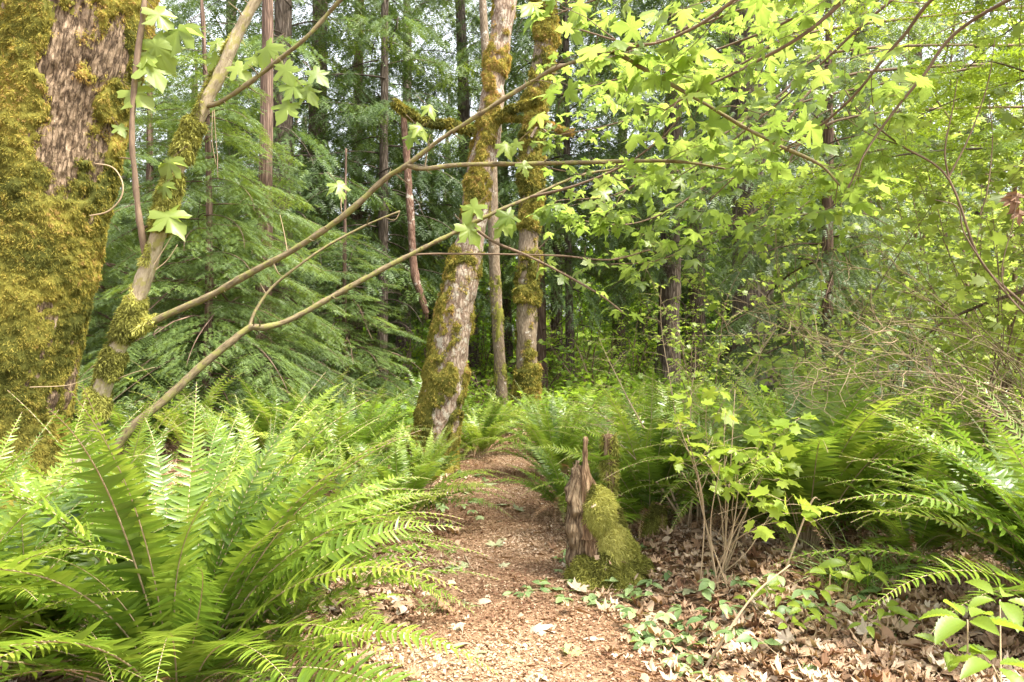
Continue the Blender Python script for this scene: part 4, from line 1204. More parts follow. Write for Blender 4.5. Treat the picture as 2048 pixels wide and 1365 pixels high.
US += [('broadleaf_tree', 'broadleaf tree closing the sky behind the forked bare stem', onx(1800, 13), 9.5, 4.2, 523), ('broadleaf_tree', 'broadleaf tree in the top corner beyond the arching vine maple', onx(2000, 11.5), 8.5, 4.0, 524),
       ('salal_bush', 'knee-high leafy bush at the foot of the tall vine maple', onx(1680, 6.0), 1.0, 1.3, 526), ('salal_bush', 'low green bush under the tangle of bare brown stems', onx(1830, 5.6), .9, 1.3, 527), ('salal_bush', 'low leafy bush at the view edge behind the sweeping fern', onx(1990, 5.2), .95, 1.3, 528), ('salal_bush', 'leafy bush between dark cedar and bare brown stems', onx(1530, 6.6), 1.0, 1.3, 529), ('salal_bush', 'low bush behind the crossed pale sticks and bramble', onx(1720, 5.0), .6, 1.0, 530)]
for nm, lb, base, hh, ww, sd in US:
    r = np.random.default_rng(sd)
    big = nm == 'broadleaf_tree'; low = nm == 'salal_bush'
    t = thing(nm, lb, 'tree' if big else 'shrub', base, 0, nm.replace('_', ' ') + 's')
    lf, tw = MB(), MB()
    for k in range(7):
        a = r.uniform(0, 6.28); P = bend([r.normal(0, .1), r.normal(0, .1), -.05], [math.cos(a) * ww / hh * .5, math.sin(a) * ww / hh * .5, 1], hh * r.uniform(.6, 1.05), 8, .03, .1, r)
        b = MB(); tube(b, P, .05 if big else .008 if low else .025, .006 if not low else .003, n=14, seg=5); b.build('stem', M_TWIG, t)
        leafy(tw, lf, P, .02, .004, r, .15, .33 if big else .08 if low else .2, .7 * ww / 2.2 * (.6 if low else 1), .15 if big else .075 if low else .10, temps=[VINES[1], VINES[0]] if big else [SMALL, VINES[0]], main=False, node=.11 if big else .07, tint=(.55, .25), twr=.004 if not low else .002)
    merge(lf, tw).build('foliage', [M_VINE if big else M_UNDER, M_TWIG], t)

# ------------------------------------------------------------------ conifers
def hemlock(px, Y, wpx, kind, j, sc, label, seed, rz, hh=9, sz=1.0, up=0.0):
    p = onx(px, Y); t = thing('hemlock_tree', label, 'tree', p, rz, 'young hemlocks')
    mb, _ = trunk_mb(hh, wpx / 2 / F * Y, seed, M_RED, 12 if kind == 'hem' else 3, (0, 0), (.5, 2.5)); mb.build('trunk', M_RED, t)
    o = link('crown', CROWNS[kind][j], t); o.scale = (sc, sc, sc * sz); o.location = (0, 0, up)


hemlock(412, 8.6, 20, 'hem', 0, 1.0, 'lush young hemlock with a thin reddish trunk right behind the maple sapling', 1, .4, 6.6, .66)
hemlock(300, 11.5, 20, 'hem', 1, 1.15, 'hemlock with drooping green boughs in the gap beside the massive mossy trunk', 2, 2.0, 8, .72)
hemlock(525, 10.5, 40, 'hem', 1, .95, 'darker hemlock on a thick trunk just past the lush young hemlock', 3, 3.6, 10, .66)
hemlock(690, 12.5, 14, 'hem', 0, .85, 'hemlock with light feathery bough tips left of the hung dead trunk', 4, 5.2, 5, .5)
hemlock(160, 9.5, 14, 'hem', 0, .8, 'hemlock half hidden behind the massive mossy trunk', 5, 1.1, 6, .7)
hemlock(1655, 9.6, 26, 'hem', 1, 1.0, 'deep green hemlock with a dark trunk among the vine maples', 6, .9, 10, 1.15)
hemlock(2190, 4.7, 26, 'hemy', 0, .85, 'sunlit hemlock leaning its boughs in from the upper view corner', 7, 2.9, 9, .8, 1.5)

CN = [(562, 14.5, 42, 'dark conifer trunk rising above the darker hemlock', 'con', None), (626, 18, 42, 'thick far conifer beside the dark trunk above the hemlocks', 'con', None), (712, 19, 26, 'thin reddish conifer trunk crossed by the upper bare branch', 'con', M_RED),
      (765, 15.5, 19, 'thin dark conifer standing next to the hung dead trunk', 'con', None), (806, 22, 26, 'pale grey conifer trunk high above the hung dead trunk', 'con', None), (942, 19, 30, 'grey conifer trunk close behind the leaning maple', 'con', None),
      (1080, 17, 22, 'red-barked cedar right behind the mossy upright maple', 'con', M_RED), (1112, 24, 22, 'slender conifer in the shade past the red-barked cedar', 'con', None), (1143, 17, 15, 'narrow dark conifer with bare mossy lower limbs', 'con', None),
      (1335, 16.5, 40, 'broad grey conifer trunk behind the huckleberry bush', 'con', None), (1394, 21, 30, 'pale-lit conifer trunk beside the sky gap', 'con', None), (1512, 13.5, 72, 'darkest and thickest cedar trunk behind the bare brown stems', 'con', None),
      (1725, 18.5, 44, 'dark conifer trunk behind the tall vine maple', 'con', None), (200, 17, 28, 'far conifer seen between massive trunk and sapling', 'con', None), (-60, 13, 34, 'conifer peeking past the outer side of the massive mossy trunk', 'low', None),
      (470, 21, 30, 'far conifer between the sapling stem and dark trunk', 'con', None), (1235, 25, 24, 'distant conifer above the maple leaf tiers', 'con', None), (1838, 21, 34, 'distant conifer beyond the forked bare stem', 'con', None), (1960, 24, 30, 'far conifer in the bright corner beyond the vine maples', 'con', None),
      (1012, 27, 26, 'faint conifer seen between slim and upright maples', 'con', None), (1460, 30, 30, 'faint far conifer above the dark cedar', 'low', None),
      (2150, 19, 36, 'conifer just beyond the edge of the sunlit hemlock', 'con', None)]
for i, (px, Y, w, lb, kd, bk) in enumerate(CN):
    conifer(px, Y, w * 1.2, lb, 60 + i, kd, bk, dead=26 if Y < 20 else 10, sc=1.0 if Y < 20 else 1.1, lean=(rng.normal(0, .25), 0))

for i, (px, Y) in enumerate([(330, 26), (410, 24), (520, 26), (600, 28), (740, 26), (790, 32), (860, 25), (905, 31), (985, 27), (1290, 27), (1370, 28), (1560, 24), (1640, 27), (1780, 26), (1900, 29), (2040, 25), (140, 26), (250, 22)]):
    conifer(px + rng.normal(0, 8), Y, rng.uniform(20, 34), 'indistinct dark conifer lost among others at the back of the woods', 120 + i, 'con' if i % 3 else 'low', None, dead=3, sc=rng.uniform(1.05, 1.3), sz=rng.uniform(.42, .66), h=10.5, lean=(rng.normal(0, .3), 0), group='indistinct conifers at the back of the woods')

# the far woods as one mass
r = np.random.default_rng(700); mb = MB()
n = 46000
y = 33 + 26 * r.uniform(size=n) ** 1.2; x = (r.uniform(-1.05, 1.05, n)) * y * .85
z = 7.5 * r.beta(1.0, 1.5, n) + 2.0 * np.clip(noise(np.stack([x * .15, y * .15, 0 * x], 1), 8), -.6, 1)
keep = noise(np.stack([x * .28, z * .38, y * .1], 1), 3) > -.30
x, y, z = x[keep], y[keep], z[keep]; n = len(x)
P = np.stack([x, y, g(x, y) + np.abs(z)], 1)
M = axes(rand_unit(n, r), norm(np.array([0, 0, .6]) + rand_unit(n, r)), r.uniform(.25, .6, n))
mb.stamp(*VINES[0], M, P, np.clip(.45 + .4 * noise(np.stack([x * .2, y * .2, z * .3], 1), 5) + r.normal(0, .12, n), 0, 1))
for k in range(60):
    xx, yy = r.uniform(-44, 44), r.uniform(34, 58); tube(mb, [(xx, yy, -.3), (xx + r.normal(0, .3), yy, 9), (xx + r.normal(0, .6), yy, 16)], r.uniform(.12, .3), .06, n=8, seg=7, mat=1)
tag(mb.build('far_woods', [M_UNDER, M_CON]), kind='stuff')

# low green cover between the trees
r = np.random.default_rng(720); mb = MB(); n = 60000
y = 8.2 + 27 * r.uniform(size=n) ** 1.3; x = r.uniform(-1.05, 1.05, n) * y * .85
keep = (np.abs(x - path_x(y)) > path_w(y) + .2) | (y > 11)
hgt = np.clip(.45 + .5 * noise(np.stack([x * .6, y * .6, 0 * x], 1), 12), 0.05, 1.1) * (.6 + .025 * y)
x, y, hgt = x[keep], y[keep], hgt[keep]; n = len(x)
P = np.stack([x, y, g(x, y) + hgt * r.uniform(size=n) ** .7], 1)
M = axes(r.standard_normal((n, 3)) * [1, 1, .5], norm(np.array([0, 0, 1.0]) + .6 * rand_unit(n, r)), r.uniform(.05, .11, n) * (1 + y / 40))
k = r.uniform(size=n) < .5; tn = np.clip(.45 + .3 * noise(P * .8, 5) + r.normal(0, .16, n), 0, 1)
mb.stamp(*VINES[0], M[k], P[k], tn[k]); mb.stamp(*OVAL, M[~k], P[~k], tn[~k])
tag(mb.build('undergrowth', M_UNDER), kind='stuff')

# ------------------------------------------------------------------ ferns
NF = [((360, 1500), 2.62, 1.5, 36, 'huge sword fern with long arching fronds in the nearest corner of the path', [(20, 3, 1.1), (-5, 9, 1.15), (35, 8, 1.05), (8, 4, 1.1), (-25, 6, 1.0), (95, 0, 1.1), (110, 7, 1.15), (70, 1, 1.1), (130, 0, 1.1), (50, 5, 1.2), (60, 0, 1.15), (80, 5, 1.2), (150, 1, 1.1), (25, 0, 1.2), (40, 7, 1.2), (-70, 6, .6), (-100, 9, .6), (-40, 6, .8), (-130, 9, .6)]),
      ((60, 1420), 2.75, 1.2, 22, 'sword fern spilling out of the bottom view corner beside the huge one', [(80, 0, 1.05), (100, 7, 1.0)]),
      ((215, 1180), 4.0, 1.25, 22, 'sword fern hiding the foot of the maple sapling', [(85, 7, 1.0)]),
      ((520, 1100), 4.6, 1.3, 26, 'sword fern arching behind the huge near one', None),
      ((690, 985), 6.3, 1.25, 24, 'sword fern spreading in front of the leaning maple foot', [(-10, 4, 1.0), (10, 9, 1.0)]),
      ((700, 1120), 4.7, .9, 16, 'smaller dark sword fern at the path edge under the arching one', None),
      ((560, 950), 7.2, 1.25, 24, 'sword fern with light frond tips below the hemlock boughs', None),
      ((1110, 950), 7.4, 1.15, 26, 'sword fern drooping over the path behind the stump spire', None),
      ((1150, 1040), 5.7, .95, 20, 'dark sword fern tucked between path and mossy stump', None),
      ((960, 915), 8.9, 1.0, 22, 'sword fern at the far path end beside the leaning maple', None),
      ((1300, 1000), 5.2, 1.3, 24, 'sword fern half in shade behind the mossy stump', None),
      ((1610, 1050), 4.3, 1.5, 30, 'tall sword fern with upright fronds behind the salmonberry', [(80, 0, 1.3), (60, 7, 1.3), (40, 0, 1.35), (20, 7, 1.4), (20, 2, 1.3), (-5, 3, 1.35), (5, 4, 1.3), (-20, 9, 1.25), (35, 1, 1.35), (10, 5, 1.3), (50, 5, 1.3), (120, 0, 1.2), (140, 1, 1.2)]),
      ((1480, 1040), 4.9, 1.2, 24, 'sword fern with brown dead fronds hanging beside the dry stalks', None),
      ((1900, 1010), 4.7, 1.3, 24, 'sword fern arching low at the view edge over dead leaves', None),
      ((2120, 1150), 3.3, 1.35, 26, 'sword fern reaching in from beyond the edge near the elder shoot', [(170, 2, 1.1), (150, 1, 1.1), (185, 4, 1.1), (200, 3, 1.1)]),
      ((600, 1250), 3.7, 1.1, 18, 'sword fern sending long tips out over the path from under the huge one', [(0, 3, .95), (-12, 4, .9), (20, 8, .9), (8, 2, .95)]),
      ((800, 1060), 5.5, 1.05, 18, 'sword fern lying low along the path edge before the leaning maple', [(0, 6, .9), (-20, 9, .9)]),
      ((-170, 1300), 2.35, 1.2, 20, 'sword fern half out of view in the bottom corner with yellowing fronds', [(30, 2, 1.0), (60, 1, 1.0), (80, 5, 1.0)]),
      ((850, 1000), 6.9, .85, 16, 'small sword fern against the leaning maple foot', None),
      ((2230, 1250), 2.75, 1.3, 14, 'sword fern with long low fronds sweeping in above the elder shoot', [(165, 4, 1.15), (178, 3, 1.2), (150, 8, 1.1), (188, 6, 1.1), (158, 9, 1.2)]),
      ((1760, 1050), 5.4, 1.2, 20, 'sword fern standing behind the crossed pale sticks', None),
      ((1700, 1010), 5.0, 1.2, 18, 'sword fern filling the space right behind the tall upright one', None),
      ((1860, 1010), 5.5, 1.2, 18, 'sword fern under the low green bush', None),
      ((1560, 980), 5.6, 1.2, 18, 'sword fern crowded between tall fern and dark cedar', None),
      ((1420, 990), 6.0, 1.15, 18, 'sword fern seen through the huckleberry stems', None),
      ((1830, 1100), 4.0, 1.15, 14, 'sword fern with low fronds lying over the pale dead leaves', [(-100, 6, .8), (-140, 9, .8), (-60, 9, .85), (180, 6, .9)]),
      ((560, 1390), 2.9, .75, 14, 'small sword fern low by the path under the huge one', None)]
for i, ((px, py), Y, L, n, lb, ex) in enumerate(NF):
    if Y < 3.2 and L < .8: n = 10
    fern(onx(px, Y), L, min(85, int(n * 1.8)), lb, 900 + i, extra=ex, dead={12: 11, 11: 6, 13: 4, 5: 4}.get(i, 3), steep=[5, 1, 2, 8, 3, 7, 0] if i in (11,) else None)
FF = [(760, 8.6, 1.2, 'fern behind the leaning maple base'), (640, 9.2, 1.2, 'fern below the light hemlock boughs'), (480, 8.6, 1.2, 'fern in front of the lush hemlock trunk'), (380, 7.2, 1.2, 'fern at the foot of the lush hemlock'), (250, 7.0, 1.15, 'fern behind the slanting bare stem'), (540, 10.2, 1.2, 'fern near the darker hemlock foot'),
      (935, 10.4, 1.0, 'fern at the turn where the path disappears'), (1020, 10.8, 1.0, 'fern in front of the slim trunk foot'), (1075, 9.6, 1.1, 'pale fern by the upright maple foot'), (1140, 8.9, 1.15, 'fern crowding beside the path end'), (1210, 8.0, 1.15, 'fern above the stump spire'), (1270, 9.4, 1.2, 'fern in the bright thicket behind the stump'), (1180, 11, 1.2, 'fern beneath the mossy lower limbs'),
      (1340, 7.4, 1.15, 'fern under the huckleberry bush'), (1420, 8.2, 1.2, 'fern before the distant vine maple'), (1520, 7.2, 1.1, 'fern in front of the darkest cedar'), (1620, 8.6, 1.2, 'fern at the foot of the curving hemlock'), (1720, 6.8, 1.1, 'fern under the low vine maple'), (1830, 7.6, 1.1, 'fern behind the dry twig litter'), (1960, 6.4, 1.1, 'fern beneath the glowing vine maple'), (2060, 8, 1.2, 'fern at the far view edge'),
      (850, 11.5, 1.2, 'fern in the dark gap behind the leaning maple'), (700, 12, 1.2, 'fern far back under the hung dead trunk'), (1320, 12, 1.2, 'fern beside the broad grey conifer'), (900, 14, 1.2, 'fern deep in shade beyond the path')]
for i, (px, Y, s, lb) in enumerate(FF):
    far_fern(onx(px, Y), s, 'sword ' + lb, 40 + i)


# dead fern skirt
r = np.random.default_rng(66)
for px, py, lb in [(1430, 1075, 'heap of drooping brown dead fern fronds between dry stalks and stump'), (1330, 1060, 'second smaller tuft of brown dead fern fronds nearer the stump')]:
    p = gp(px, py); t = thing('dead_fern', lb, 'dead fern', p + [0, .12, .02], 0, 'dead ferns')
    for k in range(9):
        o = link('dead_frond', DFRONDS[k % 3], t); s = r.uniform(.45, .8); o.scale = (s, s, s); o.rotation_euler = (r.normal(0, .2), r.normal(.15, .25), D2R(r.uniform(190, 340)))


# ------------------------------------------------------------------ stump
CAUGHT = []


def stump():
    c = gp(1217, 1165); c[1] += .12; c[2] -= .03
    t = thing('mossy_stump', 'rotten stump with a splintered spire and a thick cape of green moss', 'stump', c)
    n, seg = 46, 64
    th = np.tile(np.linspace(0, 2 * PI, seg, endpoint=False), n); u = np.repeat(np.linspace(0, 1, n), seg)
    # height per side: high splintered wall on the left and back, sloping down to the right
    q = .5 - .5 * np.cos(wrap(th))
    Hs = .66 + .10 * q + .07 * noise(np.stack([np.cos(th) * 4, np.sin(th) * 4, 0 * th], 1), 4)
    rad = .225 * (1 - .72 * u ** .8) + (.06 + .05 * np.cos(th)) * np.exp(-u * 4)
    tc = np.stack([np.cos(th) * rad, np.sin(th) * rad, u * Hs], 1)
    rad = rad + .035 * fbm(tc * [9, 9, 4], 5, 4)
    X = np.cos(th) * rad - .15 * u; Yy = np.sin(th) * rad * .95; Z = u * Hs - .04
    top = np.array([[-.15, 0, .60]])
    V = np.vstack([np.stack([X, Yy, Z], 1), top]); i = np.arange(n - 1)[:, None] * seg; j = np.arange(seg)[None]; jn = (j + 1) % seg
    qd = np.stack([i + j, i + jn, i + seg + jn, i + seg + j], -1).reshape(-1, 4); b0 = (n - 1) * seg
    tri = np.stack([b0 + j[0], b0 + jn[0], np.full(seg, n * seg)], 1)
    mb = MB(); mb.add(V, [qd, tri], .5, V * [1, 1, 1]); mb.build('body', M_WOOD, t)
    sp = MB(); tb = Tube(spline([(-.13, -.10, .30), (-.135, -.10, .6), (-.14, -.09, .78), (-.138, -.09, .92)], 26), np.interp(np.linspace(0, 1, 26), [0, .4, .62, .8, .97, 1], [.055, .036, .02, .013, .011, .004]))
    tb.into(sp, 18, lump=.008, lf=26, seed=2); sp.build('spire', M_WOOD, t)
    sl = MB()
    tb = Tube(spline([(-.20, -.08, -.02), (-.205, -.09, .3), (-.205, -.09, .55), (-.185, -.08, .77)], 40), np.interp(np.linspace(0, 1, 40), [0, .6, .9, 1], [.062, .055, .042, .010])); tb.into(sl, 24, lump=.03, lf=16, seed=6)
    sl.build('splintered_side', M_GREYW, t)
    # cape of moss: overlapping shaggy mats with wood showing in the gaps
    r = np.random.default_rng(55); N = 130000
    a = r.uniform(-PI, PI, N); k = r.uniform(0, .95, N)
    f = lambda A, a, k: A.reshape(n, seg)[np.clip((k * (n - 1)).astype(int), 0, n - 1), (np.round((a % (2 * PI)) / (2 * PI) * seg).astype(int)) % seg]
    pt = lambda a, k: np.stack([f(X, a, k), f(Yy, a, k), f(Z, a, k)], 1)
    P0 = pt(a, k) + .006 * r.standard_normal((N, 3))
    ca = np.concatenate([r.normal(-.45, .7, 50), r.uniform(-2.4, -1.2, 7), r.uniform(-1.2, .7, 22)]); ck = np.concatenate([r.uniform(.0, .84, 50), r.uniform(0, .22, 7), r.uniform(0, .3, 22)])
    C = pt(ca, ck); rl = .03 + .07 * r.uniform(size=len(C)) ** 1.5; ct = r.normal(0, .22, len(C))
    best = np.zeros(N); who = np.zeros(N, int)
    for q in range(len(C)):
        dv = (P0 - C[q]) * [1, 1, .62]; dd2 = (dv ** 2).sum(1) / rl[q] ** 2
        hh = np.sqrt(np.clip(1 - dd2, 0, 1)) * rl[q] * .62
        w2 = hh > best; best[w2] = hh[w2]; who[w2] = q
    kp = best > .015 * r.uniform(.3, 1.7, N); a, k, best, who, P0 = a[kp], k[kp], best[kp], who[kp], P0[kp]
    lim = 46000; a, k, best, who, P0 = a[:lim], k[:lim], best[:lim], who[:lim], P0[:lim]
    out = norm(np.stack([np.cos(a), np.sin(a), .5 + 0 * a], 1)); P = P0 + out * best[:, None]
    m = MB()
    d = norm(out + .95 * rand_unit(len(a), r)); x = norm(np.cross(norm(np.array([0, 0, 1.0]) + .8 * rand_unit(len(a), r)), d)); y = np.cross(d, x)
    M = np.stack([x, y, d], -1) * (.022 * r.uniform(.5, 1.8, len(a)))[:, None, None]
    tn = np.clip(.48 + ct[who] + 6 * (best - .05) + r.normal(0, .17, len(a)), 0, 1)
    kk = r.integers(0, 3, len(a))
    for q in range(3): m.stamp(*TUFTS[q], M[kk == q], P[kk == q], tn[kk == q])
    CAUGHT.append(P[:70] + out[:70] * .012 + np.array(c))
    m.build('moss', M_MOSSG, t)
    # thin mossy stub behind it
    p = onx(1217, 4.9); t2 = thing('mossy_stub', 'thin broken post of rotten wood furred with moss, just behind the stump', 'stump', p)
    tb = Tube(spline([(0, 0, -.05), (.01, 0, .4), (0, 0, .80)], 30), np.linspace(.06, .042, 30)); b = MB(); tb.into(b, 12, lump=.012, lf=12, seed=8); b.build('trunk', M_WOOD, t2)
    moss_on(tb, t2, lambda th, s, rr: .18 + .4 * fbm(np.stack([np.cos(th), np.sin(th), s * 5], 1), 6, 3), .015, .025, 900, 12, M_MOSSG, seg=16, rings=50, hang=.8)
    p = onx(1305, 5.0); t3 = thing('mossy_stub', 'little knob of mossy rotten wood poking from dead leaves below the huckleberry', 'stump', p)
    tb = Tube(spline([(0, 0, -.05), (.02, 0, .12), (.05, 0, .24)], 20), np.linspace(.09, .04, 20)); b = MB(); tb.into(b, 12, lump=.02, lf=9, seed=9); b.build('trunk', M_WOOD, t3)
    moss_on(tb, t3, lambda th, s, rr: .3 + .4 * fbm(np.stack([np.cos(th), np.sin(th), s * 8], 1), 7, 3), .02, .025, 900, 13, M_MOSSG, seg=16, rings=30)


stump()


# ------------------------------------------------------------------ forest litter
def litter():
    r = np.random.default_rng(800); mb = MB()
    # whole and torn dead leaves off the path
    n = 78000
    y = 2.2 + 9.5 * r.uniform(size=n) ** 1.6; x = r.uniform(-1, 1, n) * (.8 * y + .6)
    d = np.abs(x - path_x(y)) - path_w(y)
    keep = (d > r.uniform(-.25, .45, n)) | (r.uniform(size=n) < .035)
    keep &= ~((x < -1) & (r.uniform(size=n) < .45))
    x, y = x[keep], y[keep]; n = len(x)
    P = np.stack([x, y, g(x, y) + r.uniform(.004, .045, n)], 1)
    dd = r.standard_normal((n, 3)) * [1, 1, .12]; up = norm(np.array([0, 0, 1.0]) + .26 * r.standard_normal((n, 3)))
    s = .022 + .078 * r.uniform(size=n) ** 2.2; M = axes(dd, up, s); M[:, :, 0] *= r.uniform(.45, 1.1, n)[:, None]
    t = np.clip(.47 + .35 * noise(P * 2.2, 2) * .6 + r.normal(0, .24, n), 0, 1); k = r.integers(0, 9, n)
    for a in range(9): mb.stamp(*(DEADM + SCRAPS + [SCRAPS[0]])[a], M[k == a], P[k == a], t[k == a])
    # crumbs and chips over everything, mostly the path
    n = 120000
    y = 2.2 + 8 * r.uniform(size=n) ** 1.5; x = path_x(y) + r.normal(0, 1, n) * np.where(r.uniform(size=n) < .7, .5, 1.6)
    P = np.stack([x, y, g(x, y) + .018 * (np.abs(x - path_x(y)) < path_w(y)) + r.uniform(.002, .012, n)], 1)
    dd = r.standard_normal((n, 3)) * [1, 1, .3]; up = norm(np.array([0, 0, 1.0]) + .4 * r.standard_normal((n, 3)))
    s = r.uniform(.006, .022, n) * r.uniform(.6, 1.4, n); M = axes(dd, up, s); M[:, :, 0] *= r.uniform(.5, 1.6, n)[:, None]
    t = np.clip(.27 + .40 * noise(P * 1.6, 4) + r.normal(0, .22, n), 0, 1)
    mb.stamp(*SMALL, M, P, t)
    # bits caught in the stump moss
    for P in CAUGHT:
        n = len(P); mb.stamp(*SCRAPS[0], axes(rand_unit(n, r), norm(np.array([.2, -.5, .8]) + .3 * rand_unit(n, r)), r.uniform(.012, .05, n)), P, np.clip(r.normal(.5, .2, n), 0, 1))
    # needles and twiglets
    n = 4500
    y = 2.2 + 8 * r.uniform(size=n) ** 1.5; x = r.uniform(-1, 1, n) * (.55 * y + .4); kp = (np.abs(x - path_x(y)) > path_w(y) * .7) | (r.uniform(size=n) < .2); x, y = x[kp], y[kp]; n = len(x)
    P = np.stack([x, y, g(x, y) + .03], 1); a = r.uniform(0, 6.28, n); d = np.stack([np.cos(a), np.sin(a), r.normal(0, .12, n)], 1)
    M = axes(d, np.repeat([[0, 0, 1.0]], n, 0), r.uniform(.04, .16, n)); M[:, :, 0] *= .06
    mb.stamp(*SMALL, M, P, np.clip(r.normal(.4, .25, n), 0, 1))
    tag(mb.build('leaf_litter', M_LITTER), kind='stuff')


litter()

# fresh leaves dropped on the path, one by one
FL = [(905, 1108, 26, .05), (968, 1043, 26, .3), (995, 1016, 40, .5), (990, 1096, 34, .55), (985, 975, 40, .4), (1010, 1085, 22, .6), (940, 1142, 52, .45), (975, 1178, 22, .7), (1015, 1140, 30, .6), (1160, 1196, 40, .85), (1120, 1068, 28, .5), (945, 1215, 56, .5), (1040, 1332, 66, .45), (1064, 1362, 50, .8), (1178, 1290, 44, .9),
      (1128, 1312, 44, .3), (960, 1312, 52, .5), (1068, 1278, 60, .85), (905, 1268, 34, .75), (928, 990, 40, .3), (955, 1012, 30, .25), (1040, 1031, 26, .6), (1115, 1148, 26, .3), (890, 1060, 28, .5), (1320, 1236, 52, .8), (1262, 1108, 44, .6), (1390, 1190, 52, .55), (1475, 1250, 48, .85), (870, 1150, 30, .6)]
proto = {}
for i, (px, py, w, tn) in enumerate(FL):
    p = gp(px, py); s = w / F * p[1] * 1.15
    rr = np.random.default_rng(1000 + i)
    key = (i % 4)
    mb = MB(); V, fc = (DEADM if i % 3 == 0 else MAPLES)[key]
    mb.add(V * [1, 1, .55 if i % 3 == 0 else .9], fc, tn)
    o = mb.build('fallen_leaf', M_FALLEN)
    s *= .85; o.location = p + [0, 0, .03]; o.scale = (s, s, s); o.rotation_euler = (rr.normal(0, .18), rr.normal(0, .18), rr.uniform(0, 6.28))
    hue = 'fresh green' if tn <= .3 else 'pale green' if tn <= .5 else 'greyish' if tn <= .6 else 'tan' if tn <= .8 else 'pinkish'
    tag(o, hue + ' maple leaf fallen on the brown forest floor', 'leaf', hue + ' maple leaves dropped on the forest floor')

# trailing brambles
BR = [(1090, 1190, 'beside the pinkish leaf at the path edge'), (1215, 1205, 'right under the mossy stump'), (1285, 1090, 'on the slope against the stump moss'), (1275, 1290, 'in the dead leaves below the stump'), (1365, 1300, 'in the middle of the dead-leaf slope'), (1430, 1235, 'near the dry stalks'), (1395, 1345, 'on the bottom edge of the view'), (1580, 1330, 'below the grass tuft'), (1500, 1180, 'between dry stalks and grass tuft'),
      (930, 960, 'at the foot of the leaning maple'), (900, 1020, 'on the path edge by the small dark fern'), (1700, 1270, 'beside the low lobed shoot'), (1330, 1165, 'on the leaf slope behind the stump foot'), (1145, 1120, 'in the narrow strip between path and stump'), (1640, 1060, 'in the shade of the tall fern'), (1800, 1210, 'near the elder shoot')]
for i, (px, py, lb) in enumerate(BR):
    r = np.random.default_rng(1200 + i); p = gp(px, py)
    t = thing('bramble_plant', 'trailing bramble with small three-part leaves ' + lb, 'plant', p, 0, 'trailing brambles')
    lf, st = MB(), MB()
    for k in range(4):
        a = r.uniform(0, 6.28); P = bend([0, 0, .01], [math.cos(a), math.sin(a), .5], r.uniform(.18, .42), 6, .18, .2, r); P[:, 2] = np.maximum(P[:, 2], .02)
        tube(st, P, .0022, .0012, n=14, seg=4)
        for q in (2, 4, 6):
            b = P[q]; a2 = r.uniform(0, 6.28); h = np.array([math.cos(a2), math.sin(a2), .35])
            for da in (-1.0, 0, 1.0):
                d = np.array([[math.cos(a2 + da), math.sin(a2 + da), r.normal(0, .15)]])
                lf.stamp(*OVAL, axes(d, norm(np.array([[0, 0, 1.0]]) + .25 * r.standard_normal((1, 3))), r.uniform(.05, .085)) * np.array([1.25, 1, 1])[None, None], (b + h * .04)[None], np.array([np.clip(r.normal(.5, .25), 0, 1)]))
    st.build('stem', M_TAN, t); lf.build('foliage', M_BRAM, t)

# grass tufts
for i, (px, py, n, lb) in enumerate([(1700, 1185, 130, 'clump of narrow green grass blades on the dead-leaf slope'), (865, 1225, 30, 'wisp of fine grass at the path edge under the near fern tips'), (1790, 1160, 80, 'second smaller grass clump just behind the big grass clump')]):
    r = np.random.default_rng(1300 + i); p = gp(px, py); mb = MB()
    for k in range(n):
        a = r.uniform(0, 6.28); L = r.uniform(.2, .45) * (1 if i != 1 else .5)
        P = spline(bend([r.normal(0, .05), r.normal(0, .05), 0], [math.cos(a) * .6, math.sin(a) * .6, r.uniform(.6, 1.4)], L, 6, .22, .05, r), 8)
        T = norm(np.gradient(P, axis=0)); sd = norm(np.cross(T, [math.cos(a), math.sin(a), 0.1]) + 1e-4) * (.0035 * np.linspace(1, .1, 8))[:, None]
        V = np.concatenate([P - sd, P + sd]); q = np.arange(7)
        mb.add(V, [np.stack([q, q + 8, q + 9, q + 1], 1)], np.clip(r.normal(.5, .25), 0, 1))
    o = mb.build('grass_tuft', M_GRASS); o.location = p; tag(o, lb, 'grass')

# dead sticks
for i, (pts, lb) in enumerate([([(1405, 1345, .04), (1500, 1200, .2), (1580, 1130, .12)], 'brown stick leaning up out of the leaf litter near the grass'), ([(1560, 1170, .03), (1620, 1010, .35), (1640, 1000, .36)], 'thin pale stick propped in front of the tall fern'), ([(1690, 1120, .03), (1640, 1050, .3), (1590, 1005, .4)], 'thin pale stick crossing the propped one by the tall fern'),
                               ([(1690, 990, .1), (1800, 860, .3), (1850, 800, .4)], 'pale dry stick slanting among the far right twig litter'), ([(930, 1120, .03), (940, 1140, .03), (948, 1150, .03)], 'short bare twig lying across the bare path')]):
    A = gp(*pts[0][:2]); Y = A[1]
    Q = np.array([A * [1, 1, 0] + [0, 0, A[2]], at(pts[1][0], pts[1][1], Y + .05), at(pts[2][0], pts[2][1], Y + .1)])
    if i == 4: Q = np.array([gp(*q[:2]) + [0, 0, .03] for q in pts])
    b = MB(); tube(b, Q - A, .007, .003, n=16, seg=7, lump=.001, lf=30)
    o = b.build('dead_stick', M_TAN); o.location = A; tag(o, lb, 'stick', 'dead sticks')

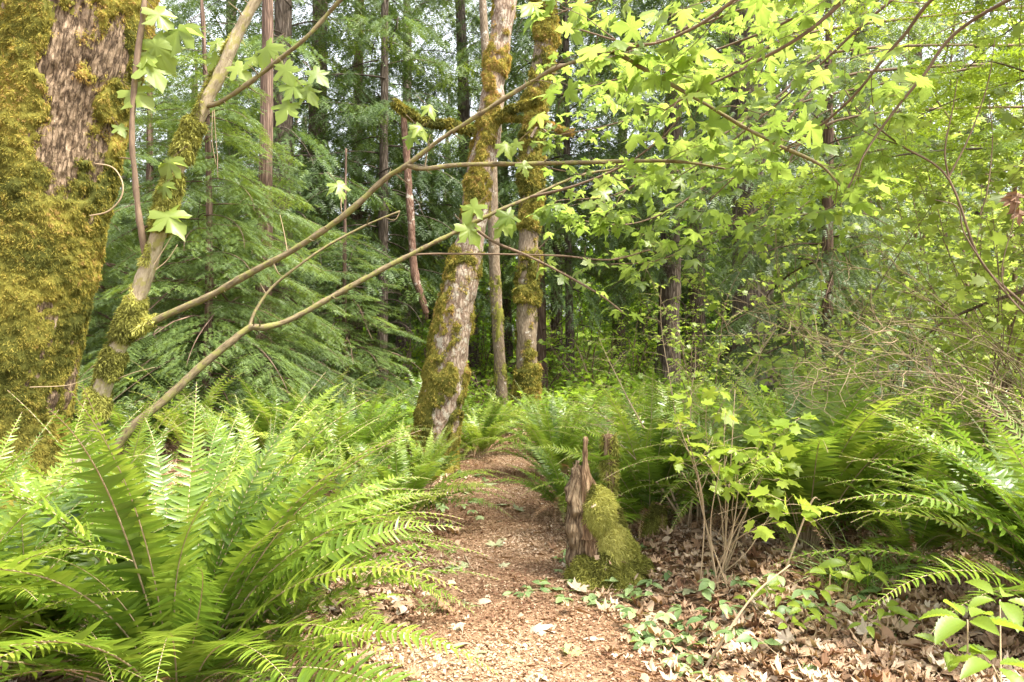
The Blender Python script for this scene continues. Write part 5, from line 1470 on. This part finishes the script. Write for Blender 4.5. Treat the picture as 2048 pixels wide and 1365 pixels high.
# ------------------------------------------------------------------ light and camera
SUN_EL, SUN_AZ = 60, 116          # azimuth measured from +y (view direction) towards +x
w = bpy.data.worlds.new('World'); SC.world = w; w.use_nodes = True
nt = w.node_tree; nt.nodes.clear()
sky = nt.nodes.new('ShaderNodeTexSky'); sky.sky_type = 'NISHITA'; sky.sun_disc = False
sky.sun_elevation = D2R(SUN_EL); sky.sun_rotation = D2R(SUN_AZ); sky.air_density = 1.0; sky.dust_density = 4.0; sky.ozone_density = 1.0
bg = nt.nodes.new('ShaderNodeBackground'); bg.inputs[1].default_value = 0.15
ow = nt.nodes.new('ShaderNodeOutputWorld')
hs = nt.nodes.new('ShaderNodeHueSaturation'); hs.inputs['Saturation'].default_value = .25     # thin bright cloud
nt.links.new(sky.outputs[0], hs.inputs['Color']); nt.links.new(hs.outputs[0], bg.inputs[0]); nt.links.new(bg.outputs[0], ow.inputs[0])
sl = bpy.data.lights.new('sun', 'SUN'); sl.energy = 2.5; sl.angle = D2R(9.0); sl.color = (1.0, .93, .81)
so = bpy.data.objects.new('sun', sl); COL.objects.link(so)
dv = Vector((math.sin(D2R(SUN_AZ)) * math.cos(D2R(SUN_EL)), math.cos(D2R(SUN_AZ)) * math.cos(D2R(SUN_EL)), math.sin(D2R(SUN_EL))))
so.rotation_euler = dv.to_track_quat('Z', 'Y').to_euler(); so.location = dv * 30

cd = bpy.data.cameras.new('camera'); cam = bpy.data.objects.new('camera', cd); COL.objects.link(cam)
cam.location = (0, 0, H); cam.rotation_euler = (D2R(90), 0, 0)
cd.sensor_width = 36; cd.lens = 24; cd.clip_start = .05; cd.clip_end = 600
SC.camera = cam
SC.view_settings.view_transform = 'Standard'; SC.view_settings.look = 'None'; SC.view_settings.gamma = 1.0
SC.view_settings.exposure = 2.32
SC.cycles.max_bounces = 8; SC.cycles.diffuse_bounces = 4; SC.cycles.transmission_bounces = 4; SC.cycles.glossy_bounces = 2
SC.cycles.caustics_reflective = False; SC.cycles.caustics_refractive = False
